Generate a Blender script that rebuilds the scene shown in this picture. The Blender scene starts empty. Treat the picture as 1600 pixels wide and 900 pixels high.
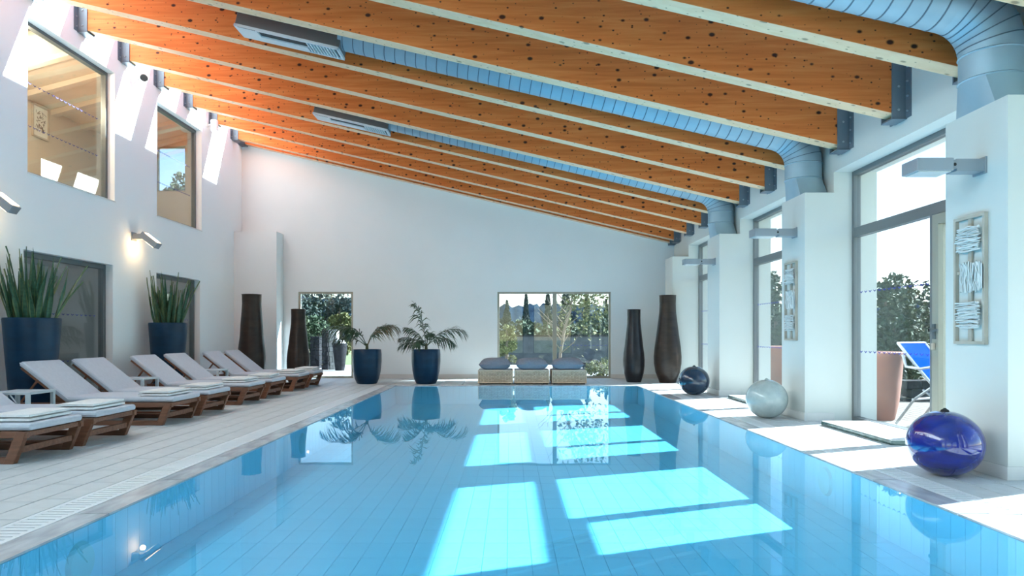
import bpy, bmesh, math, random
import numpy as np
from mathutils import Vector, Matrix, Euler
random.seed(7)
R = random.Random(11)
SC = bpy.context.scene
COL = SC.collection

# ------------------------------------------------------------------ camera
cam_d = bpy.data.cameras.new('camera')
cam = bpy.data.objects.new('camera', cam_d)
COL.objects.link(cam)
cam.location = (0, 0, 1.0)
cam.rotation_euler = (math.pi / 2, 0, 0)
cam_d.sensor_width = 36
cam_d.lens = 24
cam_d.shift_x = 3 / 1600
cam_d.shift_y = 73 / 1600
cam_d.clip_start = 0.05
cam_d.clip_end = 1500
SC.camera = cam
# ------------------------------------------------------------------ world, sun, exposure
SUN_DIR = Vector((-1.45, -0.58, -1.0)).normalized()
world = bpy.data.worlds.new('world')
SC.world = world
world.use_nodes = True
wn = world.node_tree
bg = wn.nodes['Background']
sky = wn.nodes.new('ShaderNodeTexSky')
sky.sky_type = 'NISHITA'
sky.sun_disc = False
sky.sun_elevation = math.radians(32)
sky.sun_rotation = math.radians(68)
sky.air_density = 1.0
sky.dust_density = 0.1
sky.ozone_density = 1.0
wn.links.new(sky.outputs[0], bg.inputs[0])
bg.inputs[1].default_value = 0.23
sun_d = bpy.data.lights.new('sun', 'SUN')
sun = bpy.data.objects.new('sun', sun_d)
COL.objects.link(sun)
sun.location = (12, 9, 14)
sun.rotation_euler = SUN_DIR.to_track_quat('-Z', 'Y').to_euler()
sun_d.energy = 19.0
sun_d.angle = math.radians(0.6)
sun_d.color = (0.92, 0.985, 1.0)
vs = SC.view_settings
vs.view_transform = 'Standard'
vs.look = 'None'
vs.gamma = 1.0
vs.use_curve_mapping = False
vs.exposure = 1.05

# ------------------------------------------------------------------ measured layout (metres; y runs away from the camera)
XL, XR, XP, YB = -6.15, 3.76, 3.42, 15.65
YF = -4.0
BAY = 3.23
PX0, PX1, PY1 = -2.24, 2.5, 13.39       # pool
PZ = -0.36
XG = 4.0                                 # glass plane on the right
XO = 4.26                                # outer face of the right wall
ZT = 2.65                                # top of the pilasters
def beam_z(x): return 3.07 + 0.2311 * (XR - x)
def ceil_z(x): return beam_z(x) + 0.62
BEAM_Y = [6.48 + 1.0766 * k for k in range(-2, 9)] + [YB - 0.17]
BT = 0.17
PIL_Y = [4.69 + BAY * k for k in range(-1, 4)]
XS = XL + 2.2                            # inner edge of the skylight

# ------------------------------------------------------------------ materials
MATS = {}
def nmat(name):
    m = bpy.data.materials.new(name)
    m.use_nodes = True
    MATS[name] = m
    nt = m.node_tree
    return m, nt, nt.nodes['Principled BSDF']
def setin(b, k, v):
    if k in b.inputs: b.inputs[k].default_value = v
def mat(name, col, rough=0.5, metal=0.0, col2=None, nscale=6, stretch=None, bump=0, bscale=40, coat=0, spec=0.5,
        emit=None, estr=0, island=None):
    m, nt, b = nmat(name)
    setin(b, 'Base Color', (*col, 1)); setin(b, 'Roughness', rough); setin(b, 'Metallic', metal)
    setin(b, 'Specular IOR Level', spec); setin(b, 'Coat Weight', coat); setin(b, 'Coat Roughness', 0.05)
    if emit: setin(b, 'Emission Color', (*emit, 1)); setin(b, 'Emission Strength', estr)
    tc = nt.nodes.new('ShaderNodeTexCoord'); mp = nt.nodes.new('ShaderNodeMapping')
    nt.links.new(tc.outputs['Object'], mp.inputs[0])
    if stretch: mp.inputs['Scale'].default_value = stretch
    if col2:
        n = nt.nodes.new('ShaderNodeTexNoise'); n.inputs['Scale'].default_value = nscale
        n.inputs['Detail'].default_value = 6
        nt.links.new(mp.outputs[0], n.inputs['Vector'])
        r = nt.nodes.new('ShaderNodeValToRGB')
        r.color_ramp.elements[0].position = 0.32; r.color_ramp.elements[1].position = 0.68
        r.color_ramp.elements[0].color = (*col, 1); r.color_ramp.elements[1].color = (*col2, 1)
        nt.links.new(n.outputs[0], r.inputs[0])
        nt.links.new(r.outputs[0], b.inputs['Base Color'])
    if island:
        g = nt.nodes.new('ShaderNodeNewGeometry')
        r = nt.nodes.new('ShaderNodeValToRGB')
        els = r.color_ramp.elements
        for i, c in enumerate(island):
            p = i / (len(island) - 1)
            e = els[0] if i == 0 else (els[1] if i == len(island) - 1 else els.new(p))
            e.position = p if i < len(island) - 1 else 1.0
        for i, c in enumerate(island): r.color_ramp.elements[i].color = (*c, 1)
        nt.links.new(g.outputs['Random Per Island'], r.inputs[0])
        nt.links.new(r.outputs[0], b.inputs['Base Color'])
    if bump:
        n = nt.nodes.new('ShaderNodeTexNoise'); n.inputs['Scale'].default_value = bscale
        n.inputs['Detail'].default_value = 4
        nt.links.new(mp.outputs[0], n.inputs['Vector'])
        bp = nt.nodes.new('ShaderNodeBump'); bp.inputs['Strength'].default_value = bump
        bp.inputs['Distance'].default_value = 0.01
        nt.links.new(n.outputs[0], bp.inputs['Height'])
        nt.links.new(bp.outputs[0], b.inputs['Normal'])
    return m

def clear_mat(name, tint, f0, rough=0.0, wobble=0.0, power=5):
    """thin transparent sheet: Schlick mirror over tinted clear transmission"""
    m = bpy.data.materials.new(name); m.use_nodes = True; MATS[name] = m
    nt = m.node_tree; nt.nodes.clear()
    N = nt.nodes.new; L = nt.links.new
    out = N('ShaderNodeOutputMaterial'); mix = N('ShaderNodeMixShader')
    tr = N('ShaderNodeBsdfTransparent'); tr.inputs[0].default_value = (*tint, 1)
    gl = N('ShaderNodeBsdfGlossy'); gl.inputs['Roughness'].default_value = rough
    gl.inputs[0].default_value = (1, 1, 1, 1)
    geo = N('ShaderNodeNewGeometry'); dot = N('ShaderNodeVectorMath'); dot.operation = 'DOT_PRODUCT'
    L(geo.outputs['Incoming'], dot.inputs[0]); L(geo.outputs['Normal'], dot.inputs[1])
    ab = N('ShaderNodeMath'); ab.operation = 'ABSOLUTE'; L(dot.outputs['Value'], ab.inputs[0])
    s = N('ShaderNodeMath'); s.operation = 'SUBTRACT'; s.inputs[0].default_value = 1; L(ab.outputs[0], s.inputs[1])
    p = N('ShaderNodeMath'); p.operation = 'POWER'; L(s.outputs[0], p.inputs[0]); p.inputs[1].default_value = power
    ma = N('ShaderNodeMath'); ma.operation = 'MULTIPLY_ADD'; L(p.outputs[0], ma.inputs[0])
    ma.inputs[1].default_value = 1 - f0; ma.inputs[2].default_value = f0
    L(ma.outputs[0], mix.inputs[0]); L(tr.outputs[0], mix.inputs[1]); L(gl.outputs[0], mix.inputs[2])
    L(mix.outputs[0], out.inputs[0])
    if wobble:
        tc = N('ShaderNodeTexCoord'); n = N('ShaderNodeTexNoise'); n.inputs['Scale'].default_value = 1.6
        n.inputs['Detail'].default_value = 2
        L(tc.outputs['Object'], n.inputs['Vector'])
        bp = N('ShaderNodeBump'); bp.inputs['Strength'].default_value = wobble; bp.inputs['Distance'].default_value = 0.02
        L(n.outputs[0], bp.inputs['Height']); L(bp.outputs[0], gl.inputs['Normal'])
    return m

def timber_mat(name, c_dark, c_mid, c_light, knot, plane):
    m, nt, b = nmat(name)
    N = nt.nodes.new; L = nt.links.new
    setin(b, 'Roughness', 0.5); setin(b, 'Specular IOR Level', 0.3)
    tc = N('ShaderNodeTexCoord'); oi = N('ShaderNodeObjectInfo')
    ofs = N('ShaderNodeVectorMath'); ofs.operation = 'MULTIPLY_ADD'
    ofs.inputs[0].default_value = (37, 11, 23)
    L(oi.outputs['Random'], ofs.inputs[1]); L(tc.outputs['Object'], ofs.inputs[2])
    mp = N('ShaderNodeMapping'); mp.inputs['Scale'].default_value = (0.9, 8, 14)
    L(ofs.outputs[0], mp.inputs[0])
    n = N('ShaderNodeTexNoise'); n.inputs['Scale'].default_value = 1.6; n.inputs['Detail'].default_value = 8
    n.inputs['Distortion'].default_value = 0.6
    L(mp.outputs[0], n.inputs['Vector'])
    r = N('ShaderNodeValToRGB')
    e = r.color_ramp.elements; e[0].position = 0.25; e[1].position = 0.78
    e[0].color = (*c_dark, 1); e[1].color = (*c_light, 1)
    k = e.new(0.5); k.color = (*c_mid, 1)
    L(n.outputs[0], r.inputs[0])
    # knots: cells in the plane of the face, two sizes
    sx = N('ShaderNodeSeparateXYZ'); L(ofs.outputs[0], sx.inputs[0])
    cb = N('ShaderNodeCombineXYZ'); L(sx.outputs['X'], cb.inputs['X']); L(sx.outputs[plane[1]], cb.inputs['Y'])
    masks = []
    for sc_, thr_m, thr_a in (((5.0, 7.5, 1), .23, -.085), ((11, 15, 1), .26, -.15)):
        mp2 = N('ShaderNodeMapping'); mp2.inputs['Scale'].default_value = sc_
        L(cb.outputs[0], mp2.inputs[0])
        v = N('ShaderNodeTexVoronoi'); v.voronoi_dimensions = '2D'; v.inputs['Scale'].default_value = 1.0
        L(mp2.outputs[0], v.inputs['Vector'])
        sep = N('ShaderNodeSeparateColor'); L(v.outputs['Color'], sep.inputs[0])
        thr = N('ShaderNodeMath'); thr.operation = 'MULTIPLY_ADD'; L(sep.outputs[0], thr.inputs[0])
        thr.inputs[1].default_value = thr_m; thr.inputs[2].default_value = thr_a
        sub = N('ShaderNodeMath'); sub.operation = 'SUBTRACT'; L(thr.outputs[0], sub.inputs[0]); L(v.outputs['Distance'], sub.inputs[1])
        m1 = N('ShaderNodeMapRange'); m1.inputs['From Min'].default_value = -0.05; m1.inputs['From Max'].default_value = 0.03
        L(sub.outputs[0], m1.inputs['Value']); masks.append(m1)
    mr = N('ShaderNodeMath'); mr.operation = 'MAXIMUM'; L(masks[0].outputs[0], mr.inputs[0]); L(masks[1].outputs[0], mr.inputs[1])
    mx = N('ShaderNodeMix'); mx.data_type = 'RGBA'
    L(mr.outputs[0], mx.inputs[0]); L(r.outputs[0], mx.inputs[6]); mx.inputs[7].default_value = (*knot, 1)
    L(mx.outputs[2], b.inputs['Base Color'])
    return m

mat('lit_white_wall', (0.90, 0.94, 0.95), 0.85, col2=(0.91, 0.95, 0.96), nscale=1.5)  # wall white raised so the left wall's stronger light is in the colour
mat('shaded_white_wall', (0.775, 0.84, 0.86), 0.85, col2=(0.80, 0.86, 0.88), nscale=1.5)  # same white paint, darkened to carry the back wall's weaker light
mat('dimmed_white_wall', (0.63, 0.645, 0.61), 0.85, col2=(0.65, 0.665, 0.63), nscale=1.5)  # same white paint, darkened to hold down the light on the right side
mat('ceiling_white', (0.8, 0.8, 0.78), 0.8)
mat('skirting', (0.62, 0.61, 0.59), 0.5, col2=(0.7, 0.69, 0.67), nscale=4)
mat('tile', (0.54, 0.555, 0.555), 0.5, col2=(0.61, 0.63, 0.63), nscale=9)
mat('grout', (0.33, 0.33, 0.32), 0.9)
mat('marble', (0.36, 0.37, 0.39), 0.25, col2=(0.58, 0.59, 0.62), nscale=3.5, stretch=(3, 1, 1))
mat('green_marble', (0.03, 0.07, 0.065), 0.12, col2=(0.12, 0.2, 0.19), nscale=14)
mat('sill_top', (0.76, 0.78, 0.77), 0.3, col2=(0.66, 0.70, 0.69), nscale=10)  # pale tone carries the sunlight on the door step's top
mat('grate_white', (0.78, 0.79, 0.8), 0.4)
mat('pool_tile', (0.80, 0.84, 0.92), 0.35, col2=(0.84, 0.87, 0.94), nscale=2)
mat('pool_grout', (0.60, 0.74, 0.84), 0.8)
clear_mat('water', (0.34, 0.77, 0.93), 0.02, 0.0, 0.03, 6.6)
clear_mat('glass', (0.80, 0.845, 0.855), 0.04)
clear_mat('tinted_glass', (0.68, 0.74, 0.755), 0.04)
clear_mat('clear_glass', (0.95, 0.97, 0.97), 0.04)
mat('grey_frame', (0.2, 0.215, 0.225), 0.4, 0.5)
mat('olive_frame', (0.36, 0.35, 0.29), 0.45, 0.3)
mat('bronze_frame', (0.13, 0.15, 0.16), 0.4, 0.4)
mat('steel', (0.55, 0.56, 0.57), 0.3, 1.0)
mat('blue_steel', (0.17, 0.21, 0.25), 0.45, 0.3)
mat('bolt', (0.4, 0.42, 0.44), 0.35, 0.8)
mat('duct', (0.30, 0.42, 0.49), 0.5, 0.35, col2=(0.36, 0.48, 0.55), nscale=3)
mat('seam', (0.12, 0.17, 0.21), 0.5, 0.3)
mat('unit_grey', (0.16, 0.18, 0.19), 0.45, 0.4)
mat('unit_panel', (0.62, 0.7, 0.74), 0.4, 0.2)
mat('dark_slot', (0.03, 0.035, 0.04), 0.7)
timber_mat('timber', (0.62, 0.145, 0.030), (0.74, 0.20, 0.044), (0.83, 0.28, 0.075), (0.05, 0.014, 0.007), 'XZ')
timber_mat('timber_lit_underside', (0.80, 0.52, 0.30), (0.86, 0.58, 0.36), (0.90, 0.65, 0.42), (0.4, 0.24, 0.14), 'XY')  # same timber made paler: bounce light from the deck put into the underside
mat('teak', (0.15, 0.058, 0.030), 0.5, col2=(0.23, 0.098, 0.052), nscale=3, stretch=(2, 14, 14))
mat('cushion_fabric', (0.54, 0.565, 0.62), 0.9, col2=(0.58, 0.605, 0.66), nscale=30, bump=0.1, bscale=400)
mat('towel', (0.80, 0.79, 0.77), 0.95, col2=(0.88, 0.87, 0.85), nscale=40, bump=0.5, bscale=160)
mat('table_white', (0.62, 0.69, 0.73), 0.4)
mat('planter_blue', (0.003, 0.024, 0.056), 0.33, col2=(0.006, 0.038, 0.084), nscale=3, stretch=(1, 1, 3), spec=0.28)
mat('soil', (0.05, 0.035, 0.025), 0.95, bump=0.6, bscale=60)
mat('snake_leaf', (0.03, 0.09, 0.05), 0.4, col2=(0.06, 0.15, 0.08), nscale=14, stretch=(1, 1, 2.5),)
mat('snake_leaf_edge', (0.22, 0.27, 0.11), 0.4, col2=(0.08, 0.15, 0.06), nscale=12)
mat('palm_leaf', (0.018, 0.055, 0.028), 0.45, col2=(0.035, 0.09, 0.042), nscale=12)
mat('palm_dry', (0.20, 0.14, 0.09), 0.6, col2=(0.08, 0.13, 0.06), nscale=9)
mat('palm_stem', (0.06, 0.08, 0.035), 0.6)
mat('vase_brown', (0.020, 0.014, 0.012), 0.36, col2=(0.042, 0.028, 0.021), nscale=4, stretch=(1, 1, 2.5), bump=0.15, bscale=30, spec=0.28)
mat('vase_dark', (0.011, 0.010, 0.012), 0.3, col2=(0.022, 0.021, 0.025), nscale=5, spec=0.3)
mat('wicker', (0.52, 0.47, 0.40), 0.8, island=[(0.56, 0.43, 0.31), (0.74, 0.60, 0.45), (0.84, 0.71, 0.56)])
mat('wicker_core', (0.13, 0.11, 0.09), 0.9)
mat('mat_white', (0.68, 0.69, 0.7), 0.9)
mat('pillow_grey', (0.21, 0.22, 0.265), 0.95, col2=(0.25, 0.26, 0.305), nscale=40, bump=0.3, bscale=300)
mat('black', (0.015, 0.015, 0.015), 0.6)
mat('ceramic_navy', (0.008, 0.022, 0.05), 0.12, col2=(0.018, 0.045, 0.085), nscale=4, coat=0.6)
mat('ceramic_pale', (0.40, 0.46, 0.45), 0.16, col2=(0.47, 0.53, 0.51), nscale=18, coat=0.5)
mat('ceramic_blue', (0.002, 0.005, 0.13), 0.04, col2=(0.004, 0.016, 0.26), nscale=5, stretch=(1, 1, 3), coat=1.0)
mat('frame_wood', (0.42, 0.36, 0.29), 0.6, col2=(0.52, 0.46, 0.38), nscale=8)
mat('sticks', (0.70, 0.71, 0.69), 0.8, island=[(0.56, 0.58, 0.57), (0.74, 0.75, 0.73), (0.83, 0.84, 0.82)])
mat('lamp_grey', (0.30, 0.33, 0.36), 0.4, 0.3)
mat('lamp_lens', (0.9, 0.85, 0.7), 0.3, emit=(1.0, 0.72, 0.38), estr=4.0)
mat('lens_off', (0.62, 0.63, 0.62), 0.2)
mat('plastic_white', (0.8, 0.8, 0.79), 0.35)
mat('marks_blue', (0.05, 0.06, 0.30), 0.6)
mat('room_beige', (0.60, 0.52, 0.42), 0.85)
mat('room_ceiling', (0.66, 0.56, 0.43), 0.8, col2=(0.72, 0.62, 0.49), nscale=3)
mat('room_grey', (0.46, 0.49, 0.50), 0.85)
mat('paper', (0.75, 0.72, 0.64), 0.8)
mat('ink', (0.12, 0.11, 0.1), 0.8)
mat('plank', (0.15, 0.13, 0.115), 0.85, spec=0.2, col2=(0.21, 0.19, 0.17), nscale=4, stretch=(8, 1, 1))
mat('terracotta', (0.26, 0.10, 0.065), 0.8, col2=(0.32, 0.14, 0.095), nscale=5)
mat('sling_blue', (0.004, 0.05, 0.42), 1.0, spec=0.0)
mat('tube_grey', (0.42, 0.44, 0.47), 0.35, 0.7)
mat('paving', (0.24, 0.245, 0.25), 0.85, col2=(0.30, 0.30, 0.30), nscale=3)
mat('grass', (0.09, 0.14, 0.05), 0.95, col2=(0.16, 0.19, 0.08), nscale=2)
mat('stone_dark', (0.012, 0.013, 0.016), 0.9, spec=0.15, col2=(0.03, 0.031, 0.036), nscale=9, bump=0.5, bscale=30)
mat('wall_stone', (0.075, 0.088, 0.10), 0.9, col2=(0.12, 0.135, 0.15), nscale=5, bump=0.5, bscale=20)
mat('stone_pale', (0.34, 0.34, 0.33), 0.85, col2=(0.45, 0.44, 0.43), nscale=9, bump=0.4, bscale=30)
mat('hill', (0.006, 0.017, 0.036), 1.0, col2=(0.018, 0.036, 0.06), nscale=0.25, spec=0.0)
mat('bark', (0.16, 0.12, 0.09), 0.9, col2=(0.24, 0.19, 0.15), nscale=12)
mat('fol_cypress', (0.03, 0.06, 0.035), 0.8, island=[(0.011, 0.024, 0.016), (0.017, 0.034, 0.020), (0.027, 0.044, 0.022)])
mat('fol_olive', (0.13, 0.16, 0.09), 0.8, island=[(0.050, 0.075, 0.044), (0.087, 0.113, 0.056), (0.138, 0.157, 0.082)])
mat('fol_green', (0.06, 0.12, 0.05), 0.8, island=[(0.020, 0.046, 0.023), (0.041, 0.077, 0.031), (0.067, 0.098, 0.036)])
mat('fol_yellow', (0.25, 0.26, 0.08), 0.8, island=[(0.072, 0.093, 0.031), (0.144, 0.144, 0.046), (0.186, 0.160, 0.051)])
mat('fol_pine', (0.03, 0.07, 0.06), 0.8, island=[(0.009, 0.027, 0.024), (0.020, 0.041, 0.034), (0.034, 0.058, 0.044)])

# ------------------------------------------------------------------ mesh building
class MB:
    def __init__(s): s.v = []; s.f = []; s.m = []
    def add(s, vs, fs, mi=0):
        o = len(s.v); s.v.extend([tuple(p) for p in vs]); s.f.extend([tuple(i + o for i in f) for f in fs]); s.m.extend([mi] * len(fs))
        return s
    def box(s, x0, x1, y0, y1, z0, z1, mi=0, M=None):
        vs = [(x0, y0, z0), (x1, y0, z0), (x1, y1, z0), (x0, y1, z0), (x0, y0, z1), (x1, y0, z1), (x1, y1, z1), (x0, y1, z1)]
        if M is not None: vs = [M @ Vector(p) for p in vs]
        return s.add(vs, [(0, 3, 2, 1), (4, 5, 6, 7), (0, 1, 5, 4), (1, 2, 6, 5), (2, 3, 7, 6), (3, 0, 4, 7)], mi)
    def bar(s, a, b, w, h, up=(0, 0, 1), mi=0):
        a = Vector(a); b = Vector(b); d = (b - a); L = d.length; d.normalize()
        u = Vector(up); sd = d.cross(u)
        if sd.length < 1e-5: u = Vector((0, 1, 0)); sd = d.cross(u)
        sd.normalize(); u = sd.cross(d)
        M = Matrix(((d.x, sd.x, u.x, a.x), (d.y, sd.y, u.y, a.y), (d.z, sd.z, u.z, a.z), (0, 0, 0, 1)))
        return s.box(0, L, -w / 2, w / 2, -h / 2, h / 2, mi, M)
    def tube(s, pts, r, n=10, mi=0, caps=True):
        pts = [Vector(p) for p in pts]; rs = r if isinstance(r, (list, tuple)) else [r] * len(pts)
        vs = []; fs = []; ref = None
        for i, p in enumerate(pts):
            t = (pts[min(i + 1, len(pts) - 1)] - pts[max(i - 1, 0)]).normalized()
            if ref is None: ref = Vector((0, 0, 1)) if abs(t.z) < 0.9 else Vector((0, 1, 0))
            a = t.cross(ref); a.normalize(); ref = a.cross(t)
            for k in range(n):
                th = 2 * math.pi * k / n
                vs.append(p + rs[i] * (a * math.cos(th) + ref * math.sin(th)))
        for i in range(len(pts) - 1):
            for k in range(n):
                k2 = (k + 1) % n
                fs.append((i * n + k, i * n + k2, (i + 1) * n + k2, (i + 1) * n + k))
        if caps:
            fs.append(tuple(range(n))[::-1]); fs.append(tuple((len(pts) - 1) * n + k for k in range(n)))
        return s.add(vs, fs, mi)
    def lathe(s, prof, n=32, mi=0, c=(0, 0, 0), close=False):
        vs = []; fs = []
        for (r, z) in prof:
            for k in range(n):
                th = 2 * math.pi * k / n
                vs.append((c[0] + r * math.cos(th), c[1] + r * math.sin(th), c[2] + z))
        for i in range(len(prof) - 1):
            for k in range(n):
                k2 = (k + 1) % n
                fs.append((i * n + k, i * n + k2, (i + 1) * n + k2, (i + 1) * n + k))
        if prof[0][0] > 1e-4: fs.append(tuple(range(n))[::-1])
        if prof[-1][0] > 1e-4: fs.append(tuple((len(prof) - 1) * n + k for k in range(n)))
        return s.add(vs, fs, mi)
    def prism_xz(s, poly, y0, y1, mi=0, mfun=None):
        n = len(poly)
        vs = [(x, y0, z) for x, z in poly] + [(x, y1, z) for x, z in poly]
        s.add(vs, [tuple(range(n)), tuple(range(2 * n - 1, n - 1, -1))], mi)
        for i in range(n):
            j = (i + 1) % n
            a, b = poly[i], poly[j]
            s.add([(a[0], y0, a[1]), (a[0], y1, a[1]), (b[0], y1, b[1]), (b[0], y0, b[1])], [(0, 1, 2, 3)], mfun(i) if mfun else mi)
        return s
    def mesh(s, name, mats, smooth=False):
        me = bpy.data.meshes.new(name)
        me.from_pydata(s.v, [], s.f)
        for m in (mats if isinstance(mats, (list, tuple)) else [mats]): me.materials.append(MATS[m])
        me.polygons.foreach_set('material_index', s.m)
        bm = bmesh.new(); bm.from_mesh(me)
        bmesh.ops.remove_doubles(bm, verts=bm.verts, dist=1e-5)
        bmesh.ops.recalc_face_normals(bm, faces=bm.faces)
        bm.to_mesh(me); bm.free()
        if smooth:
            me.polygons.foreach_set('use_smooth', [True] * len(me.polygons))
            try: me.set_sharp_from_angle(angle=math.radians(smooth if smooth is not True else 40))
            except Exception: pass
        return me
    def build(s, name, mats, parent=None, smooth=False, bevel=0, seg=2, **props):
        return link(name, s.mesh(name, mats, smooth), parent, bevel, seg, **props)

def link(name, me, parent=None, bevel=0, seg=2, loc=None, **props):
    o = bpy.data.objects.new(name, me); COL.objects.link(o)
    if parent is not None: o.parent = parent
    if loc is not None: o.location = loc
    if bevel:
        b = o.modifiers.new('bevel', 'BEVEL'); b.width = bevel; b.segments = seg; b.limit_method = 'ANGLE'
        b.angle_limit = math.radians(40)
    for k, v in props.items(): o[k] = v
    return o
def fast(name, verts, faces, matname, parent=None, loc=None, smooth=False, **props):
    me = bpy.data.meshes.new(name); me.from_pydata(verts, [], faces)
    me.materials.append(MATS[matname])
    if smooth: me.polygons.foreach_set('use_smooth', [True] * len(me.polygons))
    return link(name, me, parent, loc=loc, **props)
def thing(name, label, cat, loc=(0, 0, 0), rz=0, group=None):
    o = bpy.data.objects.new(name, None); COL.objects.link(o)
    o.empty_display_size = 0.1
    o.location = loc; o.rotation_euler = (0, 0, rz)
    o['label'] = label; o['category'] = cat
    if group: o['group'] = group
    return o
def struct(name, loc=(0, 0, 0)):
    o = bpy.data.objects.new(name, None); COL.objects.link(o); o.location = loc; o['kind'] = 'structure'; o.empty_display_size = 0.1
    return o
KIDS = {}
def dup(root, loc, label=None, rz=None):
    def kids(o): return [c for c in COL.objects if c.parent == o]
    r = root.copy(); COL.objects.link(r); r.location = loc
    if rz is not None: r.rotation_euler = (0, 0, rz)
    if label: r['label'] = label
    if root.name not in KIDS: KIDS[root.name] = [(c, kids(c)) for c in kids(root)]
    for ch, gs in KIDS[root.name]:
        c = ch.copy(); COL.objects.link(c); c.parent = r
        for g in gs:
            d = g.copy(); COL.objects.link(d); d.parent = c
    return r

# ================================================================== STRUCTURE
# ---- left wall with openings (two bays in the photo, more behind the camera)
UW = [(8.70, 10.62, 3.07, 5.07), (11.89, 13.61, 3.07, 5.07), (5.5, 7.42, 3.07, 5.07)]
LW = [(8.63, 10.57, 0.0, 2.08), (11.87, 13.54, 0.0, 2.08), (5.43, 7.37, 0.0, 2.08)]
def wall_boxes(y0, y1, z0, z1, holes):
    ys = sorted({y0, y1, *[h[0] for h in holes], *[h[1] for h in holes]})
    zs = sorted({z0, z1, *[h[2] for h in holes], *[h[3] for h in holes]})
    out = []
    for a, b in zip(ys, ys[1:]):
        run = None
        for c, d in zip(zs, zs[1:]):
            inside = any(h[0] <= (a + b) / 2 <= h[1] and h[2] <= (c + d) / 2 <= h[3] for h in holes)
            if inside:
                if run: out.append((a, b, *run)); run = None
            else: run = (run[0], d) if run else (c, d)
        if run: out.append((a, b, *run))
    return out
mb = MB()
for a, b, c, d in wall_boxes(YF, YB, -0.02, 6.22, UW + LW): mb.box(XL - 0.2, XL, a, b, c, d)
mb.build('wall_left', 'lit_white_wall', kind='structure')
# ---- right wall
WIN = [(5.40 + BAY * k, 7.93 + BAY * k, 0.0, 2.89) for k in range(-1, 3)]
mb = MB()
for a, b, c, d in wall_boxes(YF, YB, -0.25, 3.68, WIN): mb.box(XR, XO, a, b, c, d)
mb.build('wall_right', 'dimmed_white_wall', kind='structure')
# ---- back wall
DOORW = (-4.86, -3.60, 0.0, 1.985)
MIDW = (-0.29, 2.31, 0.0, 1.985)
mb = MB()
for a, b, c, d in wall_boxes(XL - 0.2, XO, -0.25, 2.6, [DOORW, MIDW]): mb.box(a, b, YB, YB + 0.25, c, d)
mb.prism_xz([(XL - 0.2, 2.6), (XO, 2.6), (XO, ceil_z(XO)), (XL - 0.2, ceil_z(XL - 0.2))], YB, YB + 0.25)
mb.build('wall_back', 'shaded_white_wall', kind='structure')
# ---- wall behind the camera, with three tall unseen windows added for fill light
FH = [(-4.6, -2.4, 0.0, 2.8), (-1.9, 0.7, 0.0, 2.8), (1.2, 3.2, 0.0, 2.6)]
mb = MB()
for a, b, c, d in wall_boxes(XL - 0.2, XO, -0.25, 3.0, FH): mb.box(a, b, YF - 0.25, YF, c, d)
mb.prism_xz([(XL - 0.2, 3.0), (XO, 3.0), (XO, ceil_z(XO)), (XL - 0.2, ceil_z(XL - 0.2))], YF - 0.25, YF)
mb.build('wall_front', 'lit_white_wall', kind='structure')
# ---- column box in the far left corner
MB().box(XL, -5.2, 15.2, YB, 0, 3.3).build('wall_corner_column', 'shaded_white_wall', kind='structure')
# ---- pilasters
for i, y in enumerate(PIL_Y):
    p = MB().box(XP, XR + 0.02, y, y + 0.67, 0, ZT).build('wall_pilaster', 'dimmed_white_wall', kind='structure')
    b_ = MB().box(XP - 0.012, XR, y - 0.012, y + 0.682, 0.0, 0.095).build('baseboard_pilaster', 'skirting', kind='structure', bevel=0.003)
# ---- baseboards
mb = MB()
for a, b in ((-5.2, DOORW[0]), (DOORW[1], MIDW[0]), (MIDW[1], XR)): mb.box(a, b, YB - 0.012, YB, 0, 0.095)
mb.build('baseboard_back', 'skirting', kind='structure', bevel=0.003)
mb = MB()
ys = [YF] + [q for h in sorted(LW) for q in (h[0], h[1])] + [15.2]
for a, b in zip(ys[::2], ys[1::2]): mb.box(XL, XL + 0.012, a, b, 0, 0.095)
mb.build('baseboard_left', 'skirting', kind='structure', bevel=0.003)
mb = MB()
ys = [YF] + [q for h in WIN for q in (h[0], h[1])] + [YB]
for a, b in zip(ys[::2], ys[1::2]):
    if a < -2: a = YF
    mb.box(XR - 0.012, XR, a, b, 0, 0.095)
mb.build('baseboard_right', 'skirting', kind='structure', bevel=0.003)
# ---- ceiling slab and skylight strip along the left wall
T = 0.2
MB().prism_xz([(XS, ceil_z(XS)), (XO + 0.5, ceil_z(XO + 0.5)), (XO + 0.5, ceil_z(XO + 0.5) + T), (XS, ceil_z(XS) + T)],
              YF - 0.4, YB + 0.4).build('ceiling', 'ceiling_white', kind='structure')
sk = struct('window_skylight')
g = MB()
g.prism_xz([(XL - 0.2, ceil_z(XL - 0.2) + .08), (XS, ceil_z(XS) + .08), (XS, ceil_z(XS) + .09), (XL - 0.2, ceil_z(XL - 0.2) + .09)], YF - 0.25, YB + 0.25)
g.build('pane', 'clear_glass', sk)
for yb in [6.48 + 1.0766 * k for k in range(-9, 9)]:
    MB().prism_xz([(XL - 0.2, ceil_z(XL - 0.2)), (XS, ceil_z(XS)), (XS, ceil_z(XS) + .12), (XL - 0.2, ceil_z(XL - 0.2) + .12)],
                  yb + .05, yb + .11).build('glazing_bar', 'grey_frame', sk)

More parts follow.
